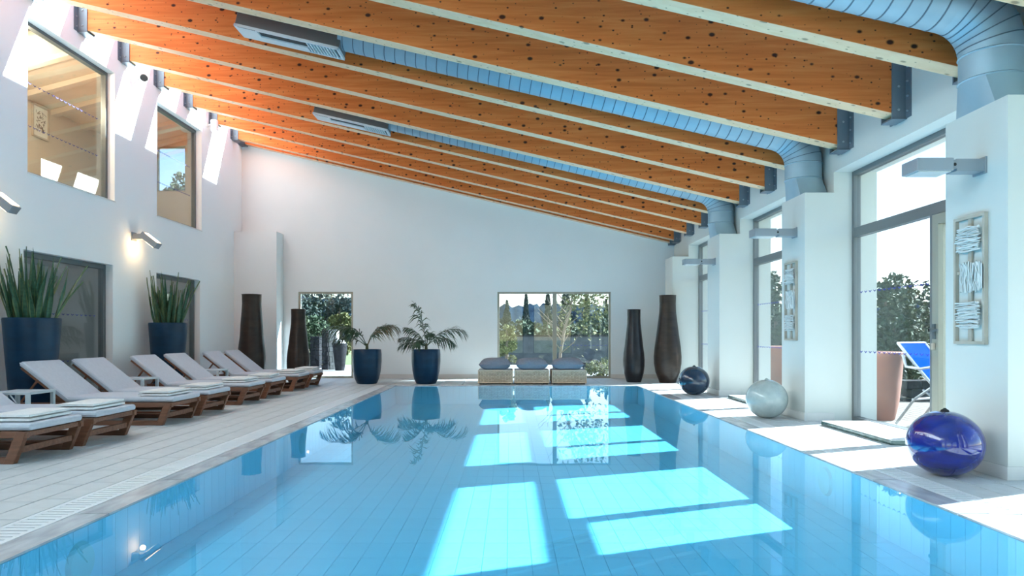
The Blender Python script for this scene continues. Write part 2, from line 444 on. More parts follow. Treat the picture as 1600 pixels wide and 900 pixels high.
# ---- floor: base slab, tiles, borders
fl = struct('floor')
mb = MB()
GZ = -0.012
mb.box(XL - .2, PX0 - 0.005, YF - .25, YB + .25, -0.25, GZ)
mb.box(PX1 + 0.005, XO, YF - .25, YB + .25, -0.25, GZ)
mb.box(PX0 - 0.005, PX1 + 0.005, PY1 + 0.005, YB + .25, -0.25, GZ)
mb.box(PX0 - 0.005, PX1 + 0.005, YF - .25, -1.5, -0.25, GZ)
mb.build('floor_bed', 'grout', fl)
def proj_area(x, y, w, l):
    if y < 2.5: return 0
    u = 797 + 1067 * x / y; v = 523 + 1067 / y
    if u < -40 or u > 1640 or v > 940: return 0
    return w * l * 1067 ** 2 / y ** 3
tiles = []
def tile_field(x0, x1, y0, y1, tw, tl):
    nx = max(1, round((x1 - x0) / tw)); ny = max(1, round((y1 - y0) / tl))
    for i in range(nx):
        for j in range(ny):
            tiles.append((x0 + (i + .5) * (x1 - x0) / nx, y0 + (j + .5) * (y1 - y0) / ny, (x1 - x0) / nx, (y1 - y0) / ny))
tile_field(XL + .012, -2.845, YF, 13.60, 0.22, 0.475)
tile_field(3.08, XR - .012, YF, 13.60, 0.223, 0.475)
tile_field(XL + .012, XR - .012, 13.60, YB - .012, 0.475, 0.34)
tiles.sort(key=lambda t: -proj_area(*t))
def slab(w, l, g=0.003, b=0.003, h=0.012):
    x, y = w / 2 - g, l / 2 - g
    vs = [(-x, -y, -h), (x, -y, -h), (x, y, -h), (-x, y, -h), (-x + b, -y + b, 0), (x - b, -y + b, 0), (x - b, y - b, 0), (-x + b, y - b, 0)]
    return vs, [(4, 5, 6, 7), (0, 1, 5, 4), (1, 2, 6, 5), (2, 3, 7, 6), (3, 0, 4, 7)]
cache = {}
def slab_mesh(name, w, l, m):
    k = (name, round(w, 3), round(l, 3))
    if k not in cache:
        vs, fs = slab(w, l); me = bpy.data.meshes.new(name); me.from_pydata(vs, [], fs); me.materials.append(MATS[m]); cache[k] = me
    return cache[k]
for t in tiles[:300]:
    link('floor_tile', slab_mesh('floor_tile', t[2], t[3], 'tile'), fl, loc=(t[0], t[1], R.uniform(-.0006, .0006)))
mb = MB()
for t in tiles[300:]:
    vs, fs = slab(t[2], t[3]); mb.add([(a + t[0], b + t[1], c) for a, b, c in vs], fs)
fast('distant_floor_tiles', mb.v, mb.f, 'tile', fl, kind='stuff')
# borders: pale band tiles, marble coping stones
bd = struct('trim_border')
def strip(name, x0, x1, ya, yb, L, m, par, horiz=False):
    n = max(1, round((yb - ya) / L)); d = (yb - ya) / n
    for j in range(n):
        if horiz: link(name, slab_mesh(name, d, x1 - x0, m), par, loc=(ya + (j + .5) * d, (x0 + x1) / 2, 0))
        else: link(name, slab_mesh(name, x1 - x0, d, m), par, loc=((x0 + x1) / 2, ya + (j + .5) * d, 0))
strip('border_tile', -2.845, -2.65, -1.5, 13.6, 0.475, 'tile', bd)
strip('border_tile', 2.89, 3.08, -1.5, 13.6, 0.475, 'tile', bd)
cp = struct('trim_coping')
strip('coping_stone', -2.43, PX0, -1.5, PY1 + .18, 0.9, 'marble', cp)
strip('coping_stone', PX1, 2.69, -1.5, PY1 + .18, 0.9, 'marble', cp)
strip('coping_stone', PY1, PY1 + .19, PX0, PX1, 0.9, 'marble', cp, True)
# drain grates
def grate(x0, x1, label):
    t = thing('drain_grate', label, 'drain grate', ((x0 + x1) / 2, 0, 0), group=None)
    w = (x1 - x0)
    MB().box(-w / 2 + .002, w / 2 - .002, -1.5, 13.6, -.012, -.010).build('channel', 'dark_slot', t)
    for sx in (-1, 1):
        MB().box(sx * (w / 2 - .017) - .015, sx * (w / 2 - .017) + .015, -1.5, 13.6, -.012, .0).build('rail', 'grate_white', t)
    me = MB().box(-w / 2 + .03, w / 2 - .03, -.0185, .0185, -.010, -.001).mesh('grate_bar', 'grate_white')
    y = 2.4; n = 0
    while y < 13.55 and n < 215:
        link('grate_bar', me, t, loc=(0, y, 0)); y += .053; n += 1
    return t
grate(-2.65, -2.43, 'white slotted overflow grate along the pool edge on the lounger side')
grate(2.69, 2.89, 'white slotted overflow grate along the pool edge beside the ceramic spheres')
# ---- pool basin and water
pb = struct('floor_pool_basin')
mb = MB()
mb.box(PX0 - .2, PX1 + .2, -1.7, PY1 + .2, PZ - .15, PZ - .006)
mb.box(PX0 - .2, PX0 - .006, -1.7, PY1 + .2, PZ - .15, -.03)
mb.box(PX1 + .006, PX1 + .2, -1.7, PY1 + .2, PZ - .15, -.03)
mb.box(PX0 - .2, PX1 + .2, PY1 + .006, PY1 + .2, PZ - .15, -.03)
mb.box(PX0 - .2, PX1 + .2, -1.7, -1.506, PZ - .15, -.03)
mb.build('basin_shell', 'pool_grout', pb)
pt = []
nx = 32; tw = (PX1 - PX0) / nx; ny = 50; tl = (PY1 + 1.5) / ny
for i in range(nx):
    for j in range(ny): pt.append((PX0 + (i + .5) * tw, -1.5 + (j + .5) * tl))
def pool_area(t):
    if t[1] < 3: return 0
    if 523 + 1067 * 1.36 / t[1] > 915: return 0
    return 1 / t[1] ** 3
pt.sort(key=lambda t: -pool_area(t))
vs_, fs_ = slab(tw, tl, 0.0014, 0.0006, 0.006)
me = bpy.data.meshes.new('pool_tile'); me.from_pydata(vs_, [], fs_); me.materials.append(MATS['pool_tile'])
for t in pt[:300]: link('pool_tile', me, pb, loc=(t[0], t[1], PZ))
mb = MB()
for t in pt[300:]: mb.add([(a + t[0], b + t[1], c + PZ) for a, b, c in vs_], fs_)
# wall tiles
for j in range(int((PY1 + 1.5) / .125)):
    y = -1.5 + .125 * j
    mb.box(PX0 - .006, PX0, y + .0015, y + .1235, PZ, -.013)
    mb.box(PX1, PX1 + .006, y + .0015, y + .1235, PZ, -.013)
for i in range(38):
    x = PX0 + i * (PX1 - PX0) / 38
    mb.box(x + .0015, x + .123, PY1, PY1 + .006, PZ, -.013)
    mb.box(x + .0015, x + .123, -1.506, -1.5, PZ, -.013)
fast('wall_and_distant_pool_tiles', mb.v, mb.f, 'pool_tile', pb, kind='stuff')
w = fast('pool_water', [(PX0, -1.5, -.008), (PX1, -1.5, -.008), (PX1, PY1, -.008), (PX0, PY1, -.008)], [(0, 1, 2, 3)], 'water',
         kind='stuff', label='still turquoise water filling the tiled indoor pool', category='water')

# ================================================================== WINDOWS
def ring(mb, P, a0, a1, b0, b1, wd, d0, d1):
    """rectangular frame ring; P maps (a, b, depth) to xyz"""
    for (p0, p1, q0, q1) in ((a0, a1, b0, b0 + wd), (a0, a1, b1 - wd, b1), (a0, a0 + wd, b0 + wd, b1 - wd), (a1 - wd, a1, b0 + wd, b1 - wd)):
        pbox(mb, P, p0, p1, q0, q1, d0, d1)
def pbox(mb, P, a0, a1, b0, b1, d0, d1):
    vs = [P(a, b, d) for d in (d0, d1) for b in (b0, b1) for a in (a0, a1)]
    mb.add(vs, [(0, 1, 3, 2), (4, 6, 7, 5), (0, 4, 5, 1), (2, 3, 7, 6), (0, 2, 6, 4), (1, 5, 7, 3)])
def marks(P, a0, a1, b, d, par, n):
    mb = MB()
    for i in range(n):
        a = a0 + (i + .5) * (a1 - a0) / n
        for s in (-1, 1):
            mb.add([P(a, b - .008, d), P(a + s * .03, b + .012, d), P(a + s * .03, b + .02, d), P(a, b + .006, d)], [(0, 1, 2, 3)])
    fast('safety_marks', mb.v, mb.f, 'marks_blue', par, kind='stuff')
Px = lambda a, b, d: (XG + d, a, b)
for k, (y0, y1, z0, z1) in enumerate(WIN):
    w = struct('window_right')
    mb = MB(); ring(mb, Px, y0, y1, z0, z1, .05, -.03, .05); mb.build('frame', 'grey_frame', w, bevel=.004)
    ym = y0 + 1.0
    mb = MB(); pbox(mb, Px, y0 + .05, y1 - .05, 2.125, 2.235, -.03, .05); mb.build('transom', 'grey_frame', w, bevel=.004)
    dr = MB(); ring(dr, Px, y0 + .055, ym, .055, 2.12, .09, -.045, .035); dr = dr.build('door_leaf', 'olive_frame', w, bevel=.004)
    mb = MB(); pbox(mb, Px, ym + .005, ym + .06, .05, 2.125, -.03, .05); mb.build('mullion', 'grey_frame', w, bevel=.004)
    h = MB().box(XG - .10, XG - .045, ym - .055, ym - .03, 1.03, 1.06).box(XG - .10, XG - .085, ym - .16, ym - .03, 1.03, 1.055)
    h.box(XG - .06, XG - .045, ym - .06, ym - .025, .96, 1.10)
    h.build('handle', 'bronze_frame', dr)
    MB().box(XG - .075, XG - .05, ym - .055, ym - .03, .86, .92).build('lock', 'frame_wood', dr)
    mb = MB(); pbox(mb, Px, y0 + .14, ym - .085, .14, 2.035, -.004, .004); mb.build('pane', 'glass', dr)
    mb = MB(); pbox(mb, Px, ym + .055, y1 - .045, .045, 2.13, .006, .014); mb.build('pane', 'glass', w)
    mb = MB(); pbox(mb, Px, y0 + .045, y1 - .045, 2.23, 2.845, .006, .014); mb.build('pane', 'glass', w)
    for zz in (.80, 1.48): marks(Px, ym + .1, y1 - .1, zz, .004, w, 14)
    st = MB().box(XP + .03, XG - .04, y0 + .78, y1 - .36, 0.0, .04).build('step', 'green_marble', w, bevel=.003)
    MB().box(XP + .035, XG - .04, y0 + .785, y1 - .365, .04, .046).build('sunlit_step_top', 'sill_top', st)  # pale cap paints the sunlit look onto the marble step's top
    # low sill under the frame
    MB().box(XR, XO, y0, y1, -.25, .004).build('sill', 'sill_top', w)
Pb = lambda a, b, d: (a, YB + .06 + d, b)
d1 = struct('door_back')
mb = MB(); ring(mb, Pb, *DOORW, .045, -.03, .04); mb.build('frame', 'olive_frame', d1, bevel=.003)
mb = MB(); pbox(mb, Pb, DOORW[0] + .04, DOORW[1] - .04, .04, 1.945, 0, .008); mb.build('pane', 'glass', d1)
d2 = struct('window_back')
mb = MB(); ring(mb, Pb, *MIDW, .045, -.03, .04); mb.build('frame', 'olive_frame', d2, bevel=.003)
mb = MB(); pbox(mb, Pb, .98, 1.07, .045, 1.94, -.03, .04); mb.build('mullion', 'olive_frame', d2, bevel=.003)
for a, b in ((MIDW[0] + .04, .985), (1.065, MIDW[1] - .04)):
    mb = MB(); pbox(mb, Pb, a, b, .04, 1.945, 0, .008); mb.build('pane', 'glass', d2)
marks(Pb, 1.12, 2.25, .75, -.004, d2, 12)
Pf = lambda a, b, d: (a, YF - .12 + d, b)
for h in FH:
    w = struct('window_front_fill')  # unseen glazing added to let fill light in behind the camera
    mb = MB(); ring(mb, Pf, *h, .05, -.03, .04); mb.build('frame', 'grey_frame', w)
    mb = MB(); pbox(mb, Pf, h[0] + .045, h[1] - .045, .045, h[3] - .045, 0, .008); mb.build('pane', 'glass', w)
Pl = lambda a, b, d: (XL - .14 - d, a, b)
for h in UW:
    w = struct('window_left_upper')
    mb = MB(); ring(mb, Pl, *h, .05, -.03, .05); mb.build('frame', 'bronze_frame', w, bevel=.003)
    mb = MB(); pbox(mb, Pl, h[0] + .045, h[1] - .045, h[2] + .045, h[3] - .045, 0, .008); mb.build('pane', 'clear_glass', w)
    MB().box(XL - .11, XL + .012, h[0] - .01, h[1] + .01, h[2] - .012, h[2] + .006).build('sill', 'plastic_white', w)
    for zz in (3.72, 4.28): marks(Pl, h[0] + .1, h[1] - .2, zz, -.004, w, 18)
for h in LW:
    w = struct('door_left')
    mb = MB(); ring(mb, Pl, *h, .07, -.03, .05); mb.build('frame', 'bronze_frame', w, bevel=.003)
    mb = MB(); pbox(mb, Pl, h[0] + .065, h[1] - .065, .065, h[3] - .065, 0, .008); mb.build('pane', 'clear_glass', w)
    for zz in (.62, 1.28): marks(Pl, h[0] + .1, h[1] - .2, zz, -.004, w, 16)

# ---- rooms behind the left wall
XRm = -7.8
mb = MB()
mb.box(XRm - .15, XRm, 4.5, 14.45, 2.4, 5.4)
EW = (-7.42, -6.80, 4.0, 4.95)
for a, b, c, d in wall_boxes(XRm, XL - .2, 2.75, 5.4, [EW]): mb.box(a, b, 14.3, 14.45, c, d)
mb.box(XRm, XL - .2, 4.5, 4.65, 2.75, 5.4)
mb.build('wall_gallery', 'room_beige', kind='structure')
MB().box(XRm, XL - .2, 4.5, 14.45, 2.4, 2.75).build('floor_gallery', 'room_grey', kind='structure')
cg = struct('ceiling_gallery')
MB().prism_xz([(XRm - .15, 4.78), (XL - .2, 5.2), (XL - .2, 5.3), (XRm - .15, 4.88)], 4.5, 14.45).build('ceiling_panel', 'room_ceiling', cg)
for yb in np.arange(5.2, 14.2, 0.8):
    MB().prism_xz([(XRm, 4.73), (XL - .2, 5.13), (XL - .2, 5.2), (XRm, 4.83)], yb, yb + .12).build('ceiling_batten', 'room_beige', cg)
w = struct('window_gallery_end')
Pe = lambda a, b, d: (a, 14.37 + d, b)
mb = MB(); ring(mb, Pe, *EW, .03, -.03, .03); mb.build('frame', 'olive_frame', w)
mb = MB(); pbox(mb, Pe, EW[0] + .025, EW[1] - .025, EW[2] + .025, EW[3] - .025, 0, .008); mb.build('pane', 'glass', w)
gl_ = thing('downlight', 'small round ceiling downlight seen through the nearer upper window', 'downlight', (-6.95, 9.6, 4.985))
MB().lathe([(.05, 0), (.055, .03)], 16).build('lens', 'lamp_lens', gl_)
ld = bpy.data.lights.new('downlight_lamp', 'POINT'); ld.energy = 35; ld.color = (1, .82, .58); ld.shadow_soft_size = .06
lo = bpy.data.objects.new('downlight_lamp', ld); COL.objects.link(lo); lo.parent = gl_; lo.location = (0, 0, -.25)
# picture in the gallery
t = thing('framed_picture', 'small pale framed ink drawing hanging behind the nearer upper window', 'picture', (XRm, 11.32, 4.52))
mb = MB(); Pp = lambda a, b, d: (d, a, b)
ring(mb, Pp, -.2, .2, -.27, .27, .025, 0, .03); mb.build('frame', 'frame_wood', t)
MB().box(0.002, .012, -.18, .18, -.25, .25).build('mount', 'paper', t)
mb = MB()
for i in range(26):
    a = R.uniform(-.12, .1); b = R.uniform(-.17, .15)
    mb.tube([(.014, a, b), (.014, a + R.uniform(-.05, .06), b + R.uniform(0, .06)), (.014, a + R.uniform(-.04, .08), b + R.uniform(-.02, .05))], .004, 4)
mb.build('ink_drawing', 'ink', t)
# lower rooms
mb = MB()
mb.box(-9.6, -9.5, 4.5, 14.45, -.02, 2.4); mb.box(-9.6, XL - .2, 14.35, 14.45, -.02, 2.4); mb.box(-9.6, XL - .2, 4.4, 4.5, -.02, 2.4)
mb.build('wall_lower_room', 'room_grey', kind='structure')
MB().box(-9.6, XL - .2, 4.4, 14.45, -.25, -.02).build('floor_lower_room', 'room_grey', kind='structure')
MB().box(-9.6, XRm, 4.4, 14.45, 2.4, 2.5).build('ceiling_lower_room', 'room_grey', kind='structure')
for yl in (8.6, 12.0):  # unseen lamps added to brighten the dark glass of the lower doors
    t = thing('fill_lamp', 'unseen round fill lamp added in the dim room behind the %s glazed door' % ('nearer' if yl < 10 else 'farther'), 'ceiling lamp', (-7.9, yl, 2.36))
    MB().lathe([(.10, 0), (.12, .04)], 20).build('fill_lamp_shade', 'plastic_white', t)
    ld = bpy.data.lights.new('lamp_bulb', 'POINT'); ld.energy = 7; ld.color = (.9, .97, 1); ld.shadow_soft_size = .1
    lo = bpy.data.objects.new('lamp_bulb', ld); COL.objects.link(lo); lo.parent = t; lo.location = (0, 0, -.15)

# ================================================================== BEAMS
def make_beam():
    t = thing('ceiling_beam', '', 'beam', (0, BEAM_Y[0], 0), group='glulam ceiling beams')
    xa, xb = XL + .02, XR - .012
    mb = MB()
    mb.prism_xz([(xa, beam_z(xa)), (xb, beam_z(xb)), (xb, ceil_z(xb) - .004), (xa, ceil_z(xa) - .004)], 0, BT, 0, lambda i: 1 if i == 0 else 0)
    mb.build('timber', ['timber', 'timber_lit_underside'], t, bevel=.004, seg=1)
    for x0, s in ((xb + .012, -1), (xa - .02, 1)):
        z0 = beam_z(x0 + s * .07) - .035; z1 = z0 + .56
        h = MB()
        for yy in (-.014, BT): h.box(min(x0, x0 + s * .14), max(x0, x0 + s * .14), yy, yy + .014, z0, z1)
        h.box(min(x0, x0 + s * .14), max(x0, x0 + s * .14), -.014, BT + .014, z0 - .008, z0 + .006)
        for yy in (-.09, BT + .014): h.box(min(x0, x0 + s * .012), max(x0, x0 + s * .012), yy, yy + .076, z0, z1)
        hg = h.build('hanger', 'blue_steel', t)
        b = MB()
        for j in range(4):
            zz = z0 + .06 + j * .14
            b.lathe([(.011, 0), (.011, .01), (.006, .016)], 6)
            for q in range(len(b.v) - 18, len(b.v)):
                vx, vy, vz = b.v[q]; b.v[q] = (x0 + s * (.012 + vz), -.05 + vx, zz + vy)
        for (dx, dz) in ((.08, .08), (.08, .3)):
            st = len(b.v); b.lathe([(.012, 0), (.012, .008), (.007, .014)], 6)
            for q in range(st, len(b.v)):
                vx, vy, vz = b.v[q]; b.v[q] = (x0 + s * dx + vx, -.014 - vz, z0 + dz + vy)
        b.build('bolts', 'bolt', hg)
    return t
ordn = ['nearest', 'second', 'third', 'fourth', 'fifth', 'sixth', 'seventh', 'eighth', 'ninth', 'tenth', 'eleventh']
b0 = make_beam()
nb = len(BEAM_Y)
for i, y in enumerate(BEAM_Y):
    if i == 0: lb = 'knotty orange ceiling beam nearest the camera, only a sliver in the top right corner'
    elif i == nb - 1: lb = 'knotty orange ceiling beam lying against the far end wall'
    elif i < 6: lb = f'knotty orange ceiling beam, {ordn[i]} counting from the camera'
    else: lb = f'knotty orange ceiling beam, {ordn[nb - 1 - i]} counting from the far end wall'
    if i == 0: b0['label'] = lb
    else: dup(b0, (0, y, 0), lb)

# ================================================================== DUCTS AND AIR UNITS
DR = 0.21
TH = math.atan(0.2311)
def zc(x): return beam_z(x) + .25
def make_duct():
    t = thing('ventilation_duct', '', 'duct', (0, 0, 0), group='round ventilation ducts')
    X = 3.545; RB = .40; ang = math.pi / 2 - TH
    Pc = Vector((X, 0, zc(X))); tl = RB * math.tan(ang / 2)
    d1 = Vector((math.cos(TH), 0, -math.sin(TH)))
    A = Pc - d1 * tl; B = Pc - Vector((0, 0, tl))
    cen = B + Vector((-RB, 0, 0))
    # straight run
    x0 = -2.02
    S = Vector((x0, 0, zc(x0)))
    n = 40
    MB().tube([S + (A - S) * (i / n) for i in range(n + 1)], DR, 28).build('straight_pipe', 'duct', t, smooth=50)
    L = (A - S).length; m = int(L / .128); mb = MB()
    for i in range(m):
        c = S + d1 * (.06 + i * .128)
        mb.tube([c - d1 * .005, c + d1 * .005], DR + .004, 28)
    mb.build('seam_rings', 'seam', t, smooth=50)
    # segmented elbow
    pts = []
    for i in range(7):
        a = ang * (1 - i / 6)
        pts.append(cen + RB * Vector((math.cos(a), 0, math.sin(a))))
    MB().tube(pts, DR, 28).build('elbow', 'duct', t, smooth=30)
    mb = MB()
    for i in range(1, 6):
        a = ang * (1 - i / 6); tg = Vector((math.sin(a), 0, -math.cos(a)))
        mb.tube([pts[i] - tg * .004, pts[i] + tg * .004], DR + .004, 28)
    mb.build('elbow_seams', 'seam', t, smooth=50)
    # collar and boot
    MB().lathe([(DR, B.z), (DR, 2.86)], 28, c=(X, 0, 0)).build('collar', 'duct', t, smooth=50)
    mb = MB()
    for zz in (B.z, 2.865): mb.lathe([(DR, zz - .008), (DR + .008, zz), (DR, zz + .008)], 28, c=(X, 0, 0))
    mb.build('collar_beads', 'duct', t, smooth=50)
    n = 32; vs = []; fs = []
    for k in range(n):
        th = 2 * math.pi * k / n; c, s = math.cos(th), math.sin(th)
        q = max(abs(c), abs(s)); vs.append((X + .04 + c / q * .165, s / q * .21, ZT))
    for k in range(n):
        th = 2 * math.pi * k / n; vs.append((X + DR * math.cos(th), DR * math.sin(th), 2.86))
    for k in range(n): fs.append((k, (k + 1) % n, n + (k + 1) % n, n + k))
    fs.append(tuple(range(n))[::-1]); fs.append(tuple(range(n, 2 * n)))
    MB().add(vs, fs).build('boot', 'duct', t, smooth=25)
    return t
def make_unit():
    t = thing('air_unit', '', 'air unit', (0, 0, 0), group='ceiling air units')
    # local frame along the slope: u along beam, v vertical-ish normal
    xa = -3.28; xb = -2.04
    O = Vector((xa, 0, beam_z(xa) - .03))
    M = Matrix.Translation(O) @ Matrix.Rotation(TH, 4, 'Y')
    Lu = (xb - xa) / math.cos(TH); hw = .165; H = .36
    h = MB()
    prof = []
    for i in range(7):
        a = math.pi / 2 * i / 6
        prof.append((.09 - .09 * math.sin(a) - .0, H - .13 + .13 * (1 - math.cos(a)) - .0))
    poly = [(0, 0.03), (Lu, 0.03), (Lu, H), (.12, H), (.05, H - .03), (.015, H - .09), (0, H - .16)]
    h.prism_xz(poly, -hw + .02, hw - .02)
    h.v = [tuple(M @ Vector(p)) for p in h.v]
    h.build('housing', 'unit_grey', t, bevel=.006)
    p = MB()
    for (u0, u1, v0, v1) in ((0, Lu, -hw, -hw + .03), (0, Lu, hw - .03, hw), (0, .03, -hw, hw), (Lu - .03, Lu, -hw, hw), (.03, .27, -hw + .03, hw - .03), (.27, .85, .02, hw - .03)):
        p.box(u0, u1, v0, v1, 0, .03, 0, M)
    p.build('panel', 'unit_panel', t)
    s = MB().box(.27, .85, -hw + .03, .02, .018, .03, 0, M).box(.85, Lu - .03, -hw + .03, hw - .03, .018, .03, 0, M)
    s.build('slot', 'dark_slot', t)
    me = MB()
    for i in range(9):
        u = .87 + i * .04
        MB.box(me, u, u + .016, -hw + .03, hw - .03, 0, .02, 0, M)
    me.build('grille_bars', 'unit_panel', t)
    v = MB()
    for i in range(12): v.box(.05 + i * .018, .056 + i * .018, -hw + .005, -hw + .022, -.003, 0, 0, M)
    v.build('vent_holes', 'dark_slot', t)
    return t
DUCT_Y = [PIL_Y[k] + .335 for k in (1, 2, 3)]
du = make_duct(); du.location = (0, DUCT_Y[0], 0)
du['label'] = 'round metal duct dropping into the nearest pilaster top'
dup(du, (0, DUCT_Y[1], 0), 'round metal duct dropping onto the second pilaster from the camera')
dup(du, (0, DUCT_Y[2], 0), 'round metal duct dropping onto the farthest pilaster')
un = make_unit(); un.location = (0, DUCT_Y[1], 0); un['label'] = 'grey slotted air unit nearer the camera, hung between ceiling beams'
dup(un, (0, DUCT_Y[2], 0), 'grey slotted air unit farther from the camera, hung between ceiling beams')

# ================================================================== LOUNGERS, TOWELS, TABLES
def make_lounger():
    t = thing('sun_lounger', '', 'sun lounger', (0, 0, 0), group='teak sun loungers in a row')
    hy = .335
    for s in (-1, 1):
        y = s * hy
        MB().box(-1.80, 0, y - .02, y + .02, .20, .25).build('top_rail', 'teak', t, bevel=.003, seg=1)
        MB().box(-1.66, -.10, y - .022, y + .022, 0.0, .05).build('bottom_rail', 'teak', t, bevel=.003, seg=1)
        MB().prism_xz([(-.18, 0), (-.10, 0), (.0, .25), (-.08, .25)], y - .025, y + .025).build('leg', 'teak', t, bevel=.003, seg=1)
        MB().prism_xz([(-1.68, 0), (-1.60, 0), (-1.70, .25), (-1.78, .25)], y - .025, y + .025).build('leg', 'teak', t, bevel=.003, seg=1)
    MB().box(-.115, -.075, -hy + .02, hy - .02, .08, .13).build('stretcher', 'teak', t, bevel=.003, seg=1)
    MB().box(-1.68, -1.63, -hy + .02, hy - .02, .08, .13).build('stretcher', 'teak', t, bevel=.003, seg=1)
    MB().box(-.06, -.02, -hy + .02, hy - .02, .205, .245).build('end_rail', 'teak', t, bevel=.003, seg=1)
    me = MB().box(-.03, .03, -hy + .02, hy - .02, .23, .248).mesh('slat', 'teak')
    for i in range(12): link('slat', me, t, loc=(-.12 - .092 * i, 0, 0))
    # raised back
    a = math.radians(38.5); hx, hz = -1.20, .25
    bf = MB()
    for s in (-1, 1):
        bf.bar((hx, s * (hy - .035), hz), (hx - .62 * math.cos(a), s * (hy - .035), hz + .62 * math.sin(a)), .035, .035)
    for i in range(6):
        q = .06 + i * .1
        bf.bar((hx - q * math.cos(a), -hy + .05, hz + q * math.sin(a)), (hx - q * math.cos(a), hy - .05, hz + q * math.sin(a)), .055, .014, up=(math.sin(a), 0, math.cos(a)))
    bf.build('backrest_frame', 'teak', t)
    sp = MB()
    for s in (-1, 1): sp.bar((hx - .42 * math.cos(a), s * .28, hz + .42 * math.sin(a) - .02), (hx - .52, s * .28, .24), .02, .02)
    sp.build('prop', 'teak', t)
    # mattress, bent in profile
    th = .06
    n = Vector((math.sin(a), math.cos(a)))
    H0 = Vector((hx, hz + .003)); E = H0 + .66 * Vector((-math.cos(a), math.sin(a)))
    mid = H0 + Vector((math.tan(a / 2) * th, th))
    poly = [(.01, hz + .003), (.01, hz + th), tuple(mid), tuple(E + n * th), tuple(E), tuple(H0)]
    mt = MB().prism_xz(poly, -.325, .325).build('mattress', 'cushion_fabric', t, bevel=.022, seg=3)
    pp = MB()
    for s in (-1, 1):
        pp.tube([(.0, s * .322, hz + .03), (mid.x + .02, s * .322, hz + .033), (E.x + n.x * th / 2, s * .322, E.y + n.y * th / 2)], .006, 6)
    pp.build('piping', 'cushion_fabric', mt)
    return t
LY = [5.62, 6.47, 7.88, 8.77, 10.07, 11.02, 12.37, 13.27]
lab = ['teak sun lounger with grey mattress nearest the camera, cut off by the left edge',
       'teak sun lounger with grey mattress, second from the camera, beside the nearest one',
       'teak sun lounger in front of the nearer tall planter, beside the nearest side table',
       'teak sun lounger standing just beyond the one in front of the nearer tall planter',
       'teak sun lounger in front of the farther tall planter, beside the middle side table',
       'teak sun lounger just beyond the one in front of the farther tall planter',
       'teak sun lounger in front of the corner vase, next to last of the row',
       'teak sun lounger at the far end of the row, before the glazed door']
tow = ['folded white towel on the lounger nearest the camera', 'folded white towel on the second lounger from the camera',
       'folded white towel on the third lounger from the camera', 'folded white towel on the fourth lounger from the camera',
       'folded white towel on the fourth lounger from the row\'s far end', 'folded white towel on the third lounger from the row\'s far end',
       'folded white towel on the next to last lounger of the row', 'folded white towel on the farthest lounger of the row']
lg = make_lounger()
def make_towel():
    t = thing('folded_towel', '', 'towel', (0, 0, 0), group='folded towels on the loungers')
    for i, (w_, l_) in enumerate(((.17, .27), (.165, .262))):
        # each fold a closed loop: top layer wraps to bottom at the near edge
        poly = []
        z0 = i * .031
        mb = MB()
        P = [(-l_, z0), (l_ - .0, z0), (l_, z0 + .02), (-l_, z0 + .02)]
        nx, ny = 6, 10
        vs = []; fs = []
        for side in (0, 1):
            for a in range(nx + 1):
                for b in range(ny + 1):
                    x = -w_ + 2 * w_ * a / nx; y = -l_ + 2 * l_ * b / ny
                    ed = max(abs(x) / w_, abs(y) / l_) ** 6
                    zz = z0 + (.0 + .0035 * ed if side == 0 else .031 - .009 * ed + R.uniform(-.0012, .0012))
                    vs.append((x + R.uniform(-.002, .002), y, zz))
        q = (nx + 1) * (ny + 1)
        for a in range(nx):
            for b in range(ny):
                i0 = a * (ny + 1) + b
                fs.append((i0, i0 + 1, i0 + ny + 2, i0 + ny + 1)); fs.append((q + i0, q + i0 + ny + 1, q + i0 + ny + 2, q + i0 + 1))
        rim = [a * (ny + 1) for a in range(nx + 1)] + [nx * (ny + 1) + b for b in range(1, ny + 1)] + [a * (ny + 1) + ny for a in range(nx - 1, -1, -1)] + [b for b in range(ny - 1, 0, -1)]
        for j in range(len(rim)):
            a, b = rim[j], rim[(j + 1) % len(rim)]; fs.append((a, b, q + b, q + a))
        mb.add(vs, fs); mb.build('fold', 'towel', t, smooth=60)
    return t
tw0 = make_towel()
XF = -3.73
for i, y in enumerate(LY):
    o = lg if i == 0 else dup(lg, (0, 0, 0))
    o.location = (XF, y, 0); o['label'] = lab[i]
    k = tw0 if i == 0 else dup(tw0, (0, 0, 0))
    k.location = (XF - .20 - R.uniform(0, .05), y + R.uniform(-.02, .02), .316); k.rotation_euler = (0, 0, R.uniform(-.05, .05)); k['label'] = tow[i]
def make_table():
    t = thing('side_table', '', 'side table', (0, 0, 0), group='white side tables between loungers')
    h = .21
    top = MB()
    ring(top, lambda a, b, d: (a, b, d), -h, h, -h, h, .03, .385, .41); top.build('top_frame', 'table_white', t, bevel=.003)
    MB().box(-h + .03, h - .03, -h + .03, h - .03, .395, .404).build('top_panel', 'table_white', t)
    for sx in (-1, 1):
        for sy in (-1, 1):
            MB().box(sx * (h - .02) - .018, sx * (h - .02) + .018, sy * (h - .02) - .018, sy * (h - .02) + .018, 0, .385).build('leg', 'table_white', t, bevel=.003)
    for s in (-1, 1):
        MB().bar((-h + .03, s * (h - .02), .18), (h - .03, s * (h - .02), .18), .02, .03).build('rail', 'table_white', t)
        MB().bar((s * (h - .02), -h + .03, .18), (s * (h - .02), h - .03, .18), .02, .03).build('rail', 'table_white', t)
    MB().tube([(h - .06, -h + .02, .2), (h - .2, -h + .02, .38)], .008, 6).build('brace', 'steel', t)
    return t
tb = make_table(); tb.location = (-5.12, 7.17, 0); tb['label'] = 'white metal side table in front of the nearer tall planter'
dup(tb, (-5.16, 9.42, 0), 'white metal side table between the fourth and fifth loungers')
